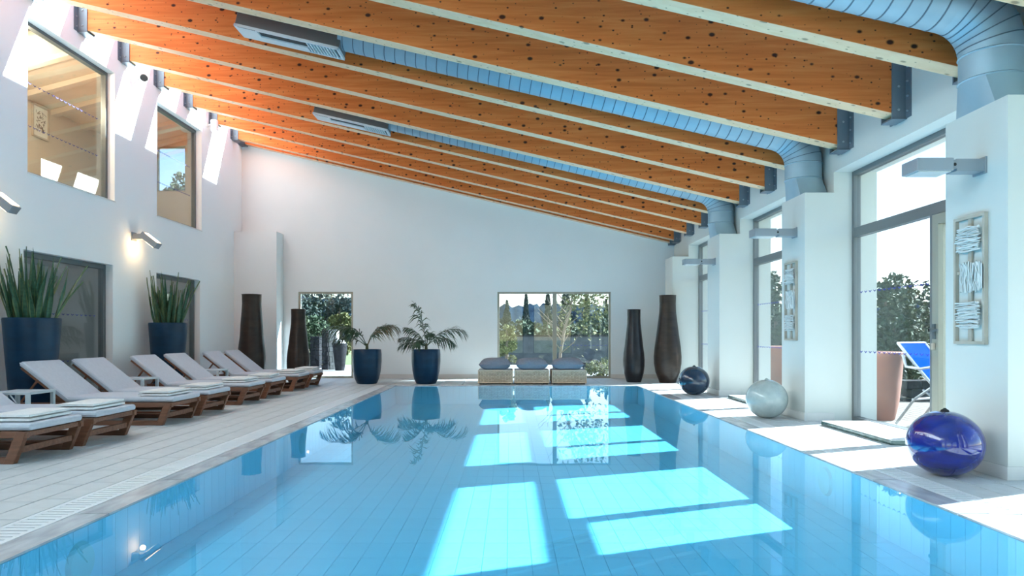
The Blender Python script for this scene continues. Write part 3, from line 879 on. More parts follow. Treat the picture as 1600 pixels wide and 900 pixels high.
dup(tb, (-5.12, 11.70, 0), 'white metal side table farthest from the camera, beside the corner vase')

# ================================================================== PLANTS
def blade(mb, base, az, lean, L, wd, bend, seed, edge=True):
    rr = random.Random(seed)
    n = 9; c = Vector(base); d = Vector((math.cos(az), math.sin(az), 0)); sd = Vector((-math.sin(az), math.cos(az), 0))
    tw = rr.uniform(-.5, .9); pts = []
    for i in range(n + 1):
        q = i / n
        a = lean + bend * q * q
        c2 = c.copy(); c = c + (d * math.sin(a) + Vector((0, 0, 1)) * math.cos(a)) * (L / n)
        nrm = d * math.cos(a) - Vector((0, 0, 1)) * math.sin(a)
        w_ = wd * (0.55 + .45 * math.sin(math.pi * min(1, q * 1.2 + .12))) * (1 - max(0, (q - .62) / .38) ** 1.6)
        ph = tw * q
        s2 = sd * math.cos(ph) + nrm * math.sin(ph); n2 = nrm * math.cos(ph) - sd * math.sin(ph)
        wav = .006 * math.sin(q * 9 + seed)
        pts.append([c2 - s2 * w_ + n2 * (.012 + wav), c2 - s2 * w_ * .72 + n2 * .006, c2, c2 + s2 * w_ * .72 + n2 * .006, c2 + s2 * w_ + n2 * (.012 - wav)])
    o = [p for r_ in pts for p in r_]
    fs = []; ms = []
    for i in range(n):
        for k in range(4):
            fs.append((i * 5 + k, i * 5 + k + 1, i * 5 + k + 6, i * 5 + k + 5)); ms.append(1 if k in (0, 3) else 0)
    s0 = len(mb.v); mb.v.extend([tuple(p) for p in o]); mb.f.extend([tuple(i + s0 for i in f) for f in fs]); mb.m.extend(ms)
def smooth_mesh(mb, name, mats):
    me = bpy.data.meshes.new(name); me.from_pydata(mb.v, [], mb.f)
    for m in mats: me.materials.append(MATS[m])
    me.polygons.foreach_set('material_index', mb.m); me.polygons.foreach_set('use_smooth', [True] * len(me.polygons))
    return me
def snake_planter(loc, label, seed):
    rr = random.Random(seed)
    t = thing('potted_snake_plant', label, 'potted plant', loc)
    H, r1, r0 = 1.20, .30, .21
    MB().lathe([(r0 - .02, 0), (r0, .02), (r0 + .02, .2), (r1 - .012, 1.0), (r1, H - .02), (r1 - .005, H), (r1 - .03, H), (r1 - .04, H - .05)], 40).build('pot', 'planter_blue', t, smooth=40)
    MB().lathe([(.001, H - .045), (.15, H - .035), (r1 - .03, H - .05)], 24).build('soil', 'soil', t, smooth=True)
    for i in range(64):
        a = rr.uniform(0, 2 * math.pi); q = math.sqrt(rr.random()) * .22
        mb = MB()
        edge = q / .22 * (.45 if math.cos(a) < -.2 else 1)
        blade(mb, (q * math.cos(a), q * math.sin(a), H - .06), a + rr.uniform(-.5, .5), .05 + .42 * edge * rr.uniform(.3, 1.15), rr.uniform(.5, 1.0) * (1.0 - .15 * edge), rr.uniform(.023, .034), rr.uniform(-.15, .25), seed * 100 + i)
        link('leaf', smooth_mesh(mb, 'leaf', ['snake_leaf', 'snake_leaf_edge'] if rr.random() < .55 else ['snake_leaf', 'snake_leaf']), t)
    return t
snake_planter((-5.74, 8.2, 0), 'tall navy planter of snake plant at the left picture edge', 3)
snake_planter((-5.76, 11.5, 0), 'tall navy planter of snake plant behind the middle loungers', 5)

def frond(az, e0, L, droop, base, seed, dry=False, lw=.024):
    """one feather frond: rachis tube plus narrow leaflets"""
    rr = random.Random(seed)
    mb = MB(); n = 14; c = Vector(base); P = []; el = e0
    d = Vector((math.cos(az), math.sin(az), 0)); sd = Vector((-math.sin(az), math.cos(az), 0))
    for i in range(n + 1):
        P.append((c.copy(), el))
        c = c + (d * math.cos(el) + Vector((0, 0, 1)) * math.sin(el)) * (L / n)
        el -= droop / n * (0.5 + 1.2 * i / n)
    mb.tube([p for p, _ in P], [.009 * (1 - .75 * i / n) for i in range(n + 1)], 5)
    for m in range(34):
        q = .26 + .74 * m / 33
        i = min(n - 1, int(q * n)); fr = q * n - i
        p = P[i][0].lerp(P[i + 1][0], fr); el = P[i][1]
        t = d * math.cos(el) + Vector((0, 0, 1)) * math.sin(el); up = -d * math.sin(el) + Vector((0, 0, 1)) * math.cos(el)
        ll = min(.36, L * .40) * (math.sin(math.pi * (.22 + .68 * (q - .26) / .74))) * rr.uniform(.85, 1.1)
        for s in (-1, 1):
            dr = (t * rr.uniform(.5, .85) + sd * s * rr.uniform(.25, .75) + up * rr.uniform(-.1, .35) + Vector((0, 0, rr.uniform(-.75, .15)))).normalized()
            w_ = dr.cross(up).normalized() * lw * .5
            a = p + dr * ll * .5 + Vector((0, 0, -.02)); b = p + dr * ll + Vector((0, 0, -.45 * ll))
            mb.add([p - w_ * .5, p + w_ * .5, a + w_, a - w_, b], [(0, 1, 2, 3), (3, 2, 4)])
    return smooth_mesh(mb, 'frond', ['palm_dry' if dry else 'palm_leaf'])
def palm_pot(loc, label, fronds, seed):
    t = thing('potted_palm', label, 'potted palm', loc)
    H = .70
    prof = [(.19, 0), (.205, .012), (.245, .10), (.278, .26), (.295, .45), (.294, .60), (.285, H - .01), (.28, H), (.262, H), (.258, H - .04)]
    MB().lathe(prof, 40).build('pot', 'planter_blue', t, smooth=40)
    MB().lathe([(.001, H - .05), (.26, H - .055)], 24).build('soil', 'soil', t)
    MB().tube([(0, 0, H - .07), (.0, 0, H + .05), (.005, 0, H + .12)], [.035, .03, .02], 8).build('stem', 'palm_stem', t, smooth=True)
    for i, f in enumerate(fronds):
        link('frond', frond(f[0], f[1], f[2], f[3], (0.01 * math.cos(f[0]), 0.01 * math.sin(f[0]), H + .06), seed * 50 + i, dry=(len(f) > 4)), t)
    return t
palm_pot((-2.93, 13.98, 0), 'navy tub with arching feather palm beside the glazed door', [
    (math.pi + .12, 1.0, 1.10, 1.75), (math.pi - .35, .62, .85, 1.2), (.05, 1.25, .86, 1.9, 1), (.3, 1.35, .72, 1.6), (math.pi + .6, 1.25, .75, 1.7)], 1)
palm_pot((-1.72, 13.98, 0), 'navy tub with feather palm standing right of the other palm', [
    (math.pi - .2, .66, .62, 1.0), (math.pi + .35, .42, .58, 1.1), (math.pi * .9, 1.5, .95, .55), (.08, .95, .95, 1.6), (-.35, .75, .7, 1.7), (math.pi * 1.4, .7, .55, 1.6), (math.pi + .1, 1.2, .62, 1.2), (1.4, 1.1, .6, 1.6)], 2)

# ================================================================== VASES, SPHERES
def vase(name, loc, label, H, rt, rm, rb, mt):
    t = thing(name, label, 'vase', loc)
    pts = [(0.0, rb), (.03, rb * 1.1), (.12, rb + (rm - rb) * .72), (.22, rm * .99), (.30, rm), (.40, rm * .95), (.52, rm * .84), (.66, rt + (rm - rt) * .32), (.80, rt * 1.03), (.9, rt * .98), (.985, rt), (1.0, rt * 1.0)]
    prof = [(r_, h * H) for h, r_ in pts]
    pr2 = []
    for i in range(len(prof) - 1):
        for k in range(3):
            q = k / 3; pr2.append((prof[i][0] * (1 - q) + prof[i + 1][0] * q, prof[i][1] * (1 - q) + prof[i + 1][1] * q))
    pr2.append(prof[-1])
    body = pr2 + [(rt * .86, H), (rt * .8, H - .05), (rt * .78, H - .25)]
    MB().lathe(body, 40).build('body', mt, t, smooth=50)
    MB().lathe([(rt * .98, H - .012), (rt * 1.035, H - .004), (rt * 1.035, H + .004), (rt * .9, H + .008), (rt * .86, H)], 40).build('rim', mt, t, smooth=50)
    return t
vase('floor_vase', (2.62, 14.45, 0), 'shorter dark floor vase right of the garden window', 1.53, .14, .225, .15, 'vase_dark')
vase('floor_vase', (3.30, 14.3, 0), 'taller brown floor vase in the far right corner', 1.82, .17, .285, .17, 'vase_brown')
vase('floor_vase', (-5.28, 13.95, 0), 'taller brown floor vase before the corner column on the left', 1.82, .19, .275, .21, 'vase_brown')
vase('floor_vase', (-4.42, 14.25, 0), 'shorter brown floor vase before the glazed door', 1.53, .145, .235, .19, 'vase_brown')

def sphere(loc, label, rx, rz, mt, n=40):
    t = thing('ceramic_sphere', label, 'sphere', loc)
    prof = []
    for i in range(25):
        a = -math.pi / 2 + math.pi * (i + 1.6) / 26.6
        prof.append((rx * math.cos(a), rz * math.sin(a)))
    z0 = prof[0][1]; prof = [(r_, z - z0) for r_, z in prof]
    top = prof[-1][1]
    prof = prof[:-1] + [(.035, top - .004), (.03, top - .008)]
    MB().lathe(prof, 48).build('body', mt, t, smooth=True)
    MB().lathe([(.028, top - .012), (.026, top + .006), (.012, top + .014), (.008, top + .02)], 16).build('stopper', 'black' if mt != 'ceramic_pale' else mt, t, smooth=True)
    return t
sphere((3.095, 4.86, 0), 'glossy cobalt blue ceramic sphere nearest the camera', .245, .232, 'ceramic_blue')
sphere((3.09, 8.22, 0), 'pale grey green ceramic sphere, middle of the three spheres', .243, .232, 'ceramic_pale')
sphere((3.06, 11.35, 0), 'dark navy ceramic sphere, farthest of the three spheres', .25, .24, 'ceramic_navy')

# ================================================================== WICKER OTTOMANS AND CUSHIONS
def make_ottoman():
    t = thing('wicker_ottoman', '', 'ottoman', (0, 0, 0), group='wicker ottomans before the garden window')
    hw, hd, z0, z1 = .345, .345, .035, .275
    MB().box(-hw + .015, hw - .015, -hd + .015, hd - .015, z0 + .005, z1 - .005).build('core', 'wicker_core', t)
    mb = MB()
    rows = 9; cols = 22
    for side in range(4):
        for j in range(rows):
            z = z0 + (j + .5) * (z1 - z0) / rows
            for i in range(cols):
                a = -hw + i * 2 * hw / cols; b = a + 2 * hw / cols
                off = .012 if (i + j) % 2 else .002
                vs = []
                hh = (z1 - z0) / rows * .42
                q = [(a + .001, -hd + .012), (a + (b - a) * .3, -hd + .012 - off), (a + (b - a) * .7, -hd + .012 - off), (b - .001, -hd + .012)]
                for (x, y) in q: vs += [(x, y, z - hh), (x, y, z + hh)]
                M = Matrix.Rotation(side * math.pi / 2, 4, 'Z')
                mb.add([M @ Vector(p) for p in vs], [(0, 2, 3, 1), (2, 4, 5, 3), (4, 6, 7, 5)])
    fast('weave', mb.v, mb.f, 'wicker', t, kind='stuff')
    fr = MB()
    for sx in (-1, 1):
        for sy in (-1, 1): fr.tube([(sx * (hw - .005), sy * (hd - .005), z0), (sx * (hw - .005), sy * (hd - .005), z1)], .012, 8)
    for z in (z0, z1):
        for s in (-1, 1):
            fr.tube([(-hw + .005, s * (hd - .005), z), (hw - .005, s * (hd - .005), z)], .012, 8); fr.tube([(s * (hw - .005), -hd + .005, z), (s * (hw - .005), hd - .005, z)], .012, 8)
    fr.build('braided_edge', 'wicker', t, smooth=True)
    MB().box(-hw + .02, hw - .02, -hd + .02, hd - .02, z1 - .002, z1 + .016).build('seat_pad', 'mat_white', t, bevel=.006)
    for sx in (-1, 1):
        for sy in (-1, 1): MB().box(sx * .27 - .05, sx * .27 + .05, sy * .31 - .03, sy * .31 + .03, 0, .035).build('foot', 'black', t)
    return t
OX = [-.295, .44, 1.19]
ot = make_ottoman()
ol = ['wicker ottoman on the left, nearest the potted palms', 'wicker ottoman in the middle of the three', 'wicker ottoman on the right, nearest the dark vases']
cl = ['plump grey cushion on the left wicker ottoman', 'plump grey cushion on the middle wicker ottoman', 'plump grey cushion on the right wicker ottoman']
def pillow_mesh(seed, hw=.325, hd=.31, H=.13):
    rr = random.Random(seed); n = 18; vs = []; fs = []
    for s in (1, -1):
        for i in range(n + 1):
            for j in range(n + 1):
                u = -1 + 2 * i / n; v = -1 + 2 * j / n
                e = max(0, (1 - abs(u) ** 3.4)) ** .5 * max(0, (1 - abs(v) ** 3.4)) ** .5
                pin = 1 - .10 * (1 - abs(u)) * abs(v) ** 2
                pin2 = 1 - .10 * (1 - abs(v)) * abs(u) ** 2
                z = s * H * e * (1 + .05 * math.sin(3 * u + seed) * math.cos(2 * v + seed))
                if s < 0: z = max(z, -H * .82)
                vs.append((u * hw * pin2, v * hd * pin, z + H * .82))
    q = (n + 1) ** 2
    for i in range(n):
        for j in range(n):
            a = i * (n + 1) + j
            fs.append((a, a + n + 1, a + n + 2, a + 1)); fs.append((q + a, q + a + 1, q + a + n + 2, q + a + n + 1))
    mb = MB(); mb.add(vs, fs)
    return mb.mesh('cushion_cover', 'pillow_grey', True)
for i, x in enumerate(OX):
    o = ot if i == 0 else dup(ot, (0, 0, 0))
    o.location = (x, 14.06, 0); o['label'] = ol[i]
    c = thing('cushion', cl[i], 'cushion', (x + (-.01, .0, -.02)[i], 14.02, .292), R.uniform(-.05, .05), group='grey cushions on the ottomans')
    link('cover', pillow_mesh(i + 1), c)
    MB().tube([(.30, -.28, .107), (.322, 0, .107), (.30, .28, .107)], .005, 6).build('seam', 'pillow_grey', c)

# ================================================================== WALL LAMPS, CAMERAS, WALL ART
def left_lamp(y, label):
    t = thing('wall_lamp', label, 'wall lamp', (XL, y, 2.60))
    MB().box(0, .015, -.07, .07, -.07, .07).build('wall_plate', 'lamp_grey', t, bevel=.003)
    MB().box(.012, .17, -.055, .055, -.045, .045).build('arm', 'lamp_grey', t, bevel=.004)
    M = Matrix.Translation((.15, 0, .04)) @ Matrix.Rotation(math.radians(38), 4, 'Y')
    MB().box(.0, .32, -.075, .075, -.05, .05, 0, M).build('head', 'lamp_grey', t, bevel=.006)
    M2 = M
    MB().box(.04, .29, -.06, .06, .048, .056, 0, M2).build('upper_lens', 'lamp_lens', t)
    MB().box(.14, .29, -.06, .06, -.056, -.048, 0, M2).build('lower_lens', 'lamp_lens', t)
    ld = bpy.data.lights.new('lamp_bulb', 'POINT'); ld.energy = 2.2; ld.color = (1, .62, .28); ld.shadow_soft_size = .04
    lo = bpy.data.objects.new('lamp_bulb', ld); COL.objects.link(lo); lo.parent = t; lo.location = (.15, 0, -.14)
    return t
left_lamp(7.92, 'grey tilted wall lamp glowing warm, cut by the left picture edge')
left_lamp(11.15, 'grey tilted wall lamp glowing warm, above the farther tall planter')
def make_right_lamp():
    t = thing('wall_lamp', '', 'wall lamp', (0, 0, 0), group='grey wall lamps on the pilasters')
    MB().box(-.015, 0, -.07, .07, -.06, .06).build('wall_plate', 'lamp_grey', t, bevel=.003)
    MB().box(-.215, -.012, -.06, .06, -.045, .045).build('arm', 'lamp_grey', t, bevel=.004)
    hd = MB().box(-.52, -.258, -.10, .10, -.05, .042).build('head', 'lamp_grey', t, bevel=.006)
    MB().box(-.50, -.27, -.085, .085, -.056, -.048).build('lens', 'lens_off', hd)
    MB().lathe([(.032, -.07), (.032, .07)], 16).build('pivot', 'lamp_grey', t)
    pv = [o for o in COL.objects if o.parent == t and o.name.startswith('pivot')][0]
    pv.rotation_euler = (math.pi / 2, 0, 0); pv.location = (-.235, 0, 0)
    st = MB().lathe([(.01, 0), (.012, .004)], 10).build('screw', 'black', pv); st.location = (0, 0, .07)
    return t
rl = make_right_lamp()
for i, k in enumerate((1, 2, 3)):
    o = rl if i == 0 else dup(rl, (0, 0, 0))
    o.location = (XP, PIL_Y[k] + .27, 2.22)
    o['label'] = ['grey box wall lamp on the nearest pilaster above the blue sphere', 'grey box wall lamp on the pilaster behind the pale sphere', 'grey box wall lamp on the farthest pilaster, above the navy sphere'][i]
cm = thing('security_camera', 'white bullet security camera high between the upper windows', 'security camera', (XL, 11.25, 5.22))
MB().lathe([(.045, 0), (.045, .02), (.02, .03)], 16).build('mount', 'plastic_white', cm)
q = [o for o in COL.objects if o.parent == cm][0]; q.rotation_euler = (0, math.pi / 2, 0)
MB().tube([(.02, 0, 0), (.09, 0, .0), (.12, -.02, .03)], .014, 8).build('bracket', 'plastic_white', cm, smooth=True)
cb = MB().tube([(.10, .04, .13), (.17, -.10, -.02)], .07, 20).build('housing', 'plastic_white', cm, smooth=40, bevel=.008)
MB().tube([(.17, -.10, -.02), (.178, -.116, -.037)], .058, 20).build('lens', 'black', cb, smooth=40)
cm2 = thing('security_camera', 'white cylinder security camera high beyond the farther upper window', 'security camera', (XL, 13.85, 5.25))
MB().box(0, .02, -.04, .04, -.04, .04).build('mount', 'plastic_white', cm2, bevel=.004)
MB().tube([(.015, 0, 0), (.12, 0, .02)], .014, 8).build('bracket', 'plastic_white', cm2, smooth=True)
MB().tube([(.14, .02, .10), (.16, -.01, -.12)], .075, 20).build('housing', 'plastic_white', cm2, smooth=40, bevel=.01)

def wall_art(y, label):
    t = thing('wall_art', label, 'wall art', (XP, y, 1.405))
    P = lambda a, b, d: (-d, a, b)
    mb = MB(); ring(mb, P, -.17, .17, -.475, .475, .022, .002, .03); mb.build('frame', 'frame_wood', t)
    mb = MB(); pbox(mb, P, -.02, .02, -.453, .453, .006, .02); mb.build('upright_batten', 'frame_wood', t)
    for zz in (-.2, .06, .28):
        mb = MB(); pbox(mb, P, -.148, .148, zz - .012, zz + .012, .006, .02); mb.build('cross_batten', 'frame_wood', t)
    for k, zc_ in enumerate((.30, .02, -.26)):
        mb = MB()
        for i in range(19):
            o = -.108 + .012 * i + R.uniform(-.003, .003); e = R.uniform(.095, .118) if k == 1 else R.uniform(.105, .135)
            pts = []
            for s in range(6):
                q = -e + 2 * e * s / 5
                off = o * (.82 if k != 1 else 1) + R.uniform(-.006, .006); dd = .036 + R.uniform(-.010, .010)
                pts.append(P(q, zc_ + off, dd) if k != 1 else P(off - .02, zc_ + q, dd))
            mb.tube(pts, R.uniform(.005, .007), 5)
        mb.build('stick_bundle', 'sticks', t, smooth=True)
    mb = MB(); pbox(mb, P, -.16, -.12, -.07, .11, .02, .03); mb.build('cloth_tag', 'plastic_white', t)
    return t
wall_art(PIL_Y[1] + .36, 'framed panel of white twig bundles on the nearest pilaster')
wall_art(PIL_Y[2] + .36, 'framed panel of white twig bundles on the pilaster behind the pale sphere')

# pool lights, floor vents
def pool_light(x, y, z, s, label):
    t = thing('pool_light', label, 'pool light', (x, y, z))
    o = MB().lathe([(.055, .02), (.10, .02), (.115, .0)], 28).build('ring', 'plastic_white', t, smooth=40)
    l = MB().lathe([(.001, .016), (.06, .016)], 24).build('lens', 'lens_off', t)
    for q in (o, l): q.rotation_euler = (0, s * math.pi / 2, 0)
    return t
pool_light(PX0, 3.55, -.19, 1, 'round white pool light under water at the lower left corner')
pool_light(PX0, 7.35, -.17, 1, 'round white pool light under water farther along the lounger side')
pool_light(PX1, 5.4, -.16, -1, 'round white pool light under water on the sphere side')
def floor_vent(x, y, label):
    t = thing('floor_vent', label, 'floor vent', (x, y, 0))
    MB().box(-.09, .09, -.25, .25, .0005, .004).build('plate', 'grate_white', t)
    mb = MB()
    for s in (-1, 1):
        for i in range(10): mb.box(s * .045 - .03, s * .045 + .03, -.22 + i * .045, -.205 + i * .045, .004, .0045)
    mb.build('slots', 'dark_slot', t)
floor_vent(3.27, 7.0, 'flat slotted floor vent by the nearest garden door')
floor_vent(3.27, 10.2, 'flat slotted floor vent beyond the pale sphere')

# ================================================================== OUTSIDE
ter = struct('floor_terrace')
MB().box(XO, 12, 0, 22, -.5, -.125).build('terrace_bed', 'grout', ter)
me = bpy.data.meshes.new('deck_plank'); vs_, fs_ = slab(.14, 14.0, .003, .003, .02); me.from_pydata(vs_, [], fs_); me.materials.append(MATS['plank'])
for i in range(50): link('deck_plank', me, ter, loc=(XO + .07 + .14 * i, 12.0, -.10))
fast('lawn', [(-150, -150, -.55), (150, -150, -.55), (150, 150, -.55), (-150, 150, -.55)], [(0, 1, 2, 3)], 'grass', kind='structure')
pv = struct('floor_garden_paving')
MB().box(-9, 5, YB + .25, 24, -.5, -.06).build('paving_bed', 'grout', pv)
for i in range(14):
    for j in range(7):
        link('paving_slab', slab_mesh('paving_slab', 1.0, 1.1, 'paving'), pv, loc=(-8.5 + i, YB + .85 + 1.1 * j, -.048))
# soil bed for the shrubs beyond the paving
def foliage(name, par, n, fn, size, m, seed, up=0.0):
    rg = np.random.RandomState(seed)
    P = fn(rg, n)
    nrm = rg.normal(size=(len(P), 3)); nrm[:, 2] += up; nrm /= np.linalg.norm(nrm, axis=1)[:, None]
    t = np.cross(nrm, rg.normal(size=(len(P), 3))); t /= np.linalg.norm(t, axis=1)[:, None]
    b = np.cross(nrm, t)
    s = size * rg.uniform(.6, 1.3, size=(len(P), 1))
    V = np.stack([P - t * s, P + b * s * .5, P + t * s, P - b * s * .5], 1).reshape(-1, 3)
    me = bpy.data.meshes.new(name); nf = len(P)
    me.vertices.add(nf * 4); me.vertices.foreach_set('co', V.astype(np.float32).ravel())
    me.loops.add(nf * 4); me.loops.foreach_set('vertex_index', np.arange(nf * 4, dtype=np.int32))
    me.polygons.add(nf); me.polygons.foreach_set('loop_start', np.arange(0, nf * 4, 4, dtype=np.int32))
    try: me.polygons.foreach_set('loop_total', np.full(nf, 4, dtype=np.int32))
    except Exception: pass
    me.update(calc_edges=True); me.validate()
    me.materials.append(MATS[m])
    return link(name, me, par, kind='stuff')
def clumps(H, W, z0, k, cr):
    def fn(rg, n):
        c = rg.normal(size=(k, 3)); c /= np.linalg.norm(c, axis=1)[:, None]; c *= rg.uniform(.35, 1, size=(k, 1)) ** .5
        c = c * np.array([W / 2 * .8, W / 2 * .8, (H - z0) / 2 * .8]) + np.array([0, 0, (H + z0) / 2])
        i = rg.randint(0, k, n); d = rg.normal(size=(n, 3)); d /= np.linalg.norm(d, axis=1)[:, None]
        d *= rg.uniform(.5, 1, size=(n, 1)) ** .5 * cr * rg.uniform(.6, 1.1, size=(k, 1))[i]
        return c[i] + d
    return fn
def cone(H, W, z0):
    def fn(rg, n):
        q = rg.uniform(0, 1, n) ** 1.15; z = z0 + (H - z0) * q
        r_ = W / 2 * np.minimum(1, (1 - q) * 1.45) ** .75 * np.minimum(1, .45 + q * 3.2) * (.86 + .14 * np.sin(z * 5 + 1)) * rg.uniform(.55, 1, n) ** .5
        a = rg.uniform(0, 2 * np.pi, n)
        return np.stack([r_ * np.cos(a), r_ * np.sin(a), z], 1)
    return fn
def tree(loc, label, H, W, m, n, size, seed, kind='round', cat='tree', z0=.35, trunk=True, k=26, name=None):
    t = thing(name or ('cypress_tree' if kind == 'cone' else 'tree'), label, cat, loc)
    if trunk: MB().tube([(0, 0, 0), (.02, .02, H * .5), (0, 0, H * .8)], [W * .045 + .03, W * .03 + .02, .015], 8).build('trunk', 'bark', t, smooth=True)
    foliage('foliage', t, n, cone(H, W, z0) if kind == 'cone' else clumps(H, W, H * z0 if z0 < 1 else z0, k, W * .2), size, m, seed)
    return t
def px(u, v, y): return ((u - 797) * y / 1067, y, 1 + (523 - v) * y / 1067)
# garden behind the end wall
G = -.55
cy = [(792, 470, 42, .9), (822, 458, 46, .72), (856, 450, 48, .85), (884, 446, 44, 1.3), (917, 452, 50, .8), (947, 468, 47, .8)]
cyl = ['dark cypress at the left side of the garden window', 'slender dark cypress standing free left of the window mullion', 'brownish cypress just left of the window mullion',
       'broad dark cypress just right of the window mullion', 'slender cypress right of the leaning tree', 'narrow cypress at the right side of the garden window']
for i, (u, v, y, w_) in enumerate(cy):
    x, y, z = px(u, v, y)
    tree((x, y, G), cyl[i], z - G, w_, 'fol_cypress', 2600, .09, 20 + i, 'cone', z0=.3)
gw = thing('garden_wall', 'low grey stone garden wall across the garden beyond the window', 'wall', (2.4, 25.5, G))
MB().box(-5, 5, -.15, .15, 0, 1.48).build('wall_body', 'wall_stone', gw)
MB().box(-5.05, 5.05, -.2, .2, 1.48, 1.54).build('wall_cap', 'stone_dark', gw)
rows_ = [(810, 505, 33, 2.6, 'fol_green', 'mid green bushy tree behind the cypresses on the left'), (845, 503, 38, 2.8, 'fol_olive', 'olive green bushy tree between the two slender cypresses'),
         (900, 505, 32, 2.6, 'fol_olive', 'olive green bushy tree behind the leaning tree'), (938, 490, 38.5, 3.2, 'fol_green', 'green bushy tree toward the right side of the garden window'), (774, 495, 29, 2.0, 'fol_pine', 'dark bushy tree partly hidden by the window\'s left jamb')]
for i, (u, v, y, w_, m, lb) in enumerate(rows_):
    x, y, z = px(u, v, y); tree((x, y, G), lb, z - G, w_, m, 3000, .12, 40 + i, z0=.1)
x, y, z = px(791, 497, 18.0)
tree((x, 18.0, -.05), 'yellow green shrub close behind the window\'s left pane', z + .05, .62, 'fol_yellow', 2400, .04, 60, cat='shrub', z0=.04, name='shrub')
x, y, z = px(938, 562, 17.2)
tree((x, 17.2, -.05), 'low yellow green shrub behind the window\'s right pane', .42, .85, 'fol_yellow', 1500, .03, 61, cat='shrub', z0=.05, name='shrub')
# leaning tree with yellow leaves
t = thing('leaning_tree', 'thin pale trunked tree with yellowing leaves behind the mullion', 'tree', (1.45, 20.0, -.06))
MB().tube([(0, 0, 0), (.02, 0, .5), (.14, 0, 1.2), (.32, 0, 1.8), (.42, .05, 2.6)], [.05, .045, .04, .03, .015], 8).build('trunk', 'bark', t, smooth=True)
mb = MB()
for i in range(16):
    z = .5 + .12 * i; x = .02 + .12 * max(0, z - .5) * 1.2
    a = R.uniform(-1, 1); sg = R.choice((-1, 1))
    mb.tube([(x, 0, z), (x + sg * R.uniform(.2, .4), a * .3, z + R.uniform(.3, .5)), (x + sg * R.uniform(.4, .8), a * .5, z + R.uniform(.6, .9))], [.016, .01, .004], 5)
mb.build('branches', 'bark', t, smooth=True)
foliage('foliage', t, 1100, lambda rg, n: np.array([.8, 0, 2.1]) + rg.normal(size=(n, 3)) * np.array([.38, .3, .5]), .06, 'fol_yellow', 71)
# boulders
def boulder(loc, r_, m, label, seed):
    t = thing('boulder', label, 'boulder', loc)
    rr = random.Random(seed); bm = bmesh.new(); bmesh.ops.create_icosphere(bm, subdivisions=3, radius=1)
    for v in bm.verts:
        f = 1 + .12 * math.sin(3 * v.co.x + seed) * math.cos(4 * v.co.y + seed) + rr.uniform(-.03, .03)
        v.co = Vector((v.co.x * r_ * 1.15 * f, v.co.y * r_ * f, max(v.co.z * r_ * .85 * f, -r_ * .5) + r_ * .5))
    me = bpy.data.meshes.new('rock'); bm.to_mesh(me); bm.free(); me.materials.append(MATS[m])
    me.polygons.foreach_set('use_smooth', [True] * len(me.polygons))
    link('rock', me, t)
boulder((2.35, 19.3, -.05), .26, 'stone_dark', 'dark rounded boulder behind the window\'s right pane', 1)
boulder((3.0, 19.6, -.05), .22, 'stone_pale', 'pale rounded boulder at the window\'s right edge', 2)
# garden behind the glazed door
def pillar(u, y, w_, ztop, m, label, seed):
    t = thing('stone_pillar', label, 'stone pillar', ((u - 797) * y / 1067, y, -.05))
    rr = random.Random(seed); z = 0
    while z < ztop:
        h = rr.uniform(.10, .17); x = -w_ / 2
        while x < w_ / 2 - .02:
            ww = min(rr.uniform(.12, .26), w_ / 2 - x)
            MB().box(x + .004, x + ww - .004, -w_ / 2 + rr.uniform(-.02, .02), w_ / 2, z + .003, z + h - .003).build('stone', m, t, bevel=.008, seg=1)
            x += ww
        z += h
pillar(494, 21.5, .30, .98, 'stone_dark', 'left dark stacked stone pillar seen through the glazed door', 1)
pillar(509, 20.5, .20, 1.1, 'stone_dark', 'narrow dark stone pillar between two others beyond the glazed door', 2)
pillar(520, 20.7, .32, 1.12, 'stone_pale', 'pale stacked stone pillar seen through the glazed door', 3)
gt = thing('stone_trough', 'dark tapered planter tub at the right of the glazed door view', 'tub', ((531 - 797) * 20 / 1067, 20.0, -.05))
MB().lathe([(.13, 0), (.22, .78), (.2, .8), (.18, .72)], 24).build('tub', 'stone_dark', gt, smooth=40)
MB().lathe([(.18, .76), (.16, .86), (.05, .92)], 16).build('stone_top', 'stone_pale', gt, smooth=True)
bg_ = [(464, 448, 28.5, 2.1, 'fol_pine', 'dark conifer at the upper left of the glazed door view'), (498, 448, 34, 3.0, 'fol_cypress', 'dark evergreen tree filling the top of the glazed door view'),
       (530, 450, 30.5, 1.9, 'fol_pine', 'dark evergreen at the upper right of the glazed door view'), (497, 480, 24, 1.25, 'fol_green', 'light green bushy shrub behind the stone pillars'),
       (532, 476, 26.2, 1.1, 'fol_yellow', 'yellow tinged shrub right of the light green bush'), (462, 470, 23, 1.1, 'fol_olive', 'grey green shrub behind the shorter brown vase'), (481, 518, 22.3, .7, 'fol_green', 'low green shrub behind the left stone pillar')]
for i, (u, v, y, w_, m, lb) in enumerate(bg_):
    x, y, z = px(u, v, y); tree((x, y, G), lb, z - G, w_, m, 3200, .09 if y > 26 else .06, 90 + i, z0=.05, name='tree' if y > 26 else 'shrub', cat='tree' if y > 26 else 'shrub')
# tree seen through the gallery end window
tree((-13.6, 29, G), 'tree seen through the farther upper window', 8.6, 3.4, 'fol_olive', 5000, .12, 130, z0=.35)
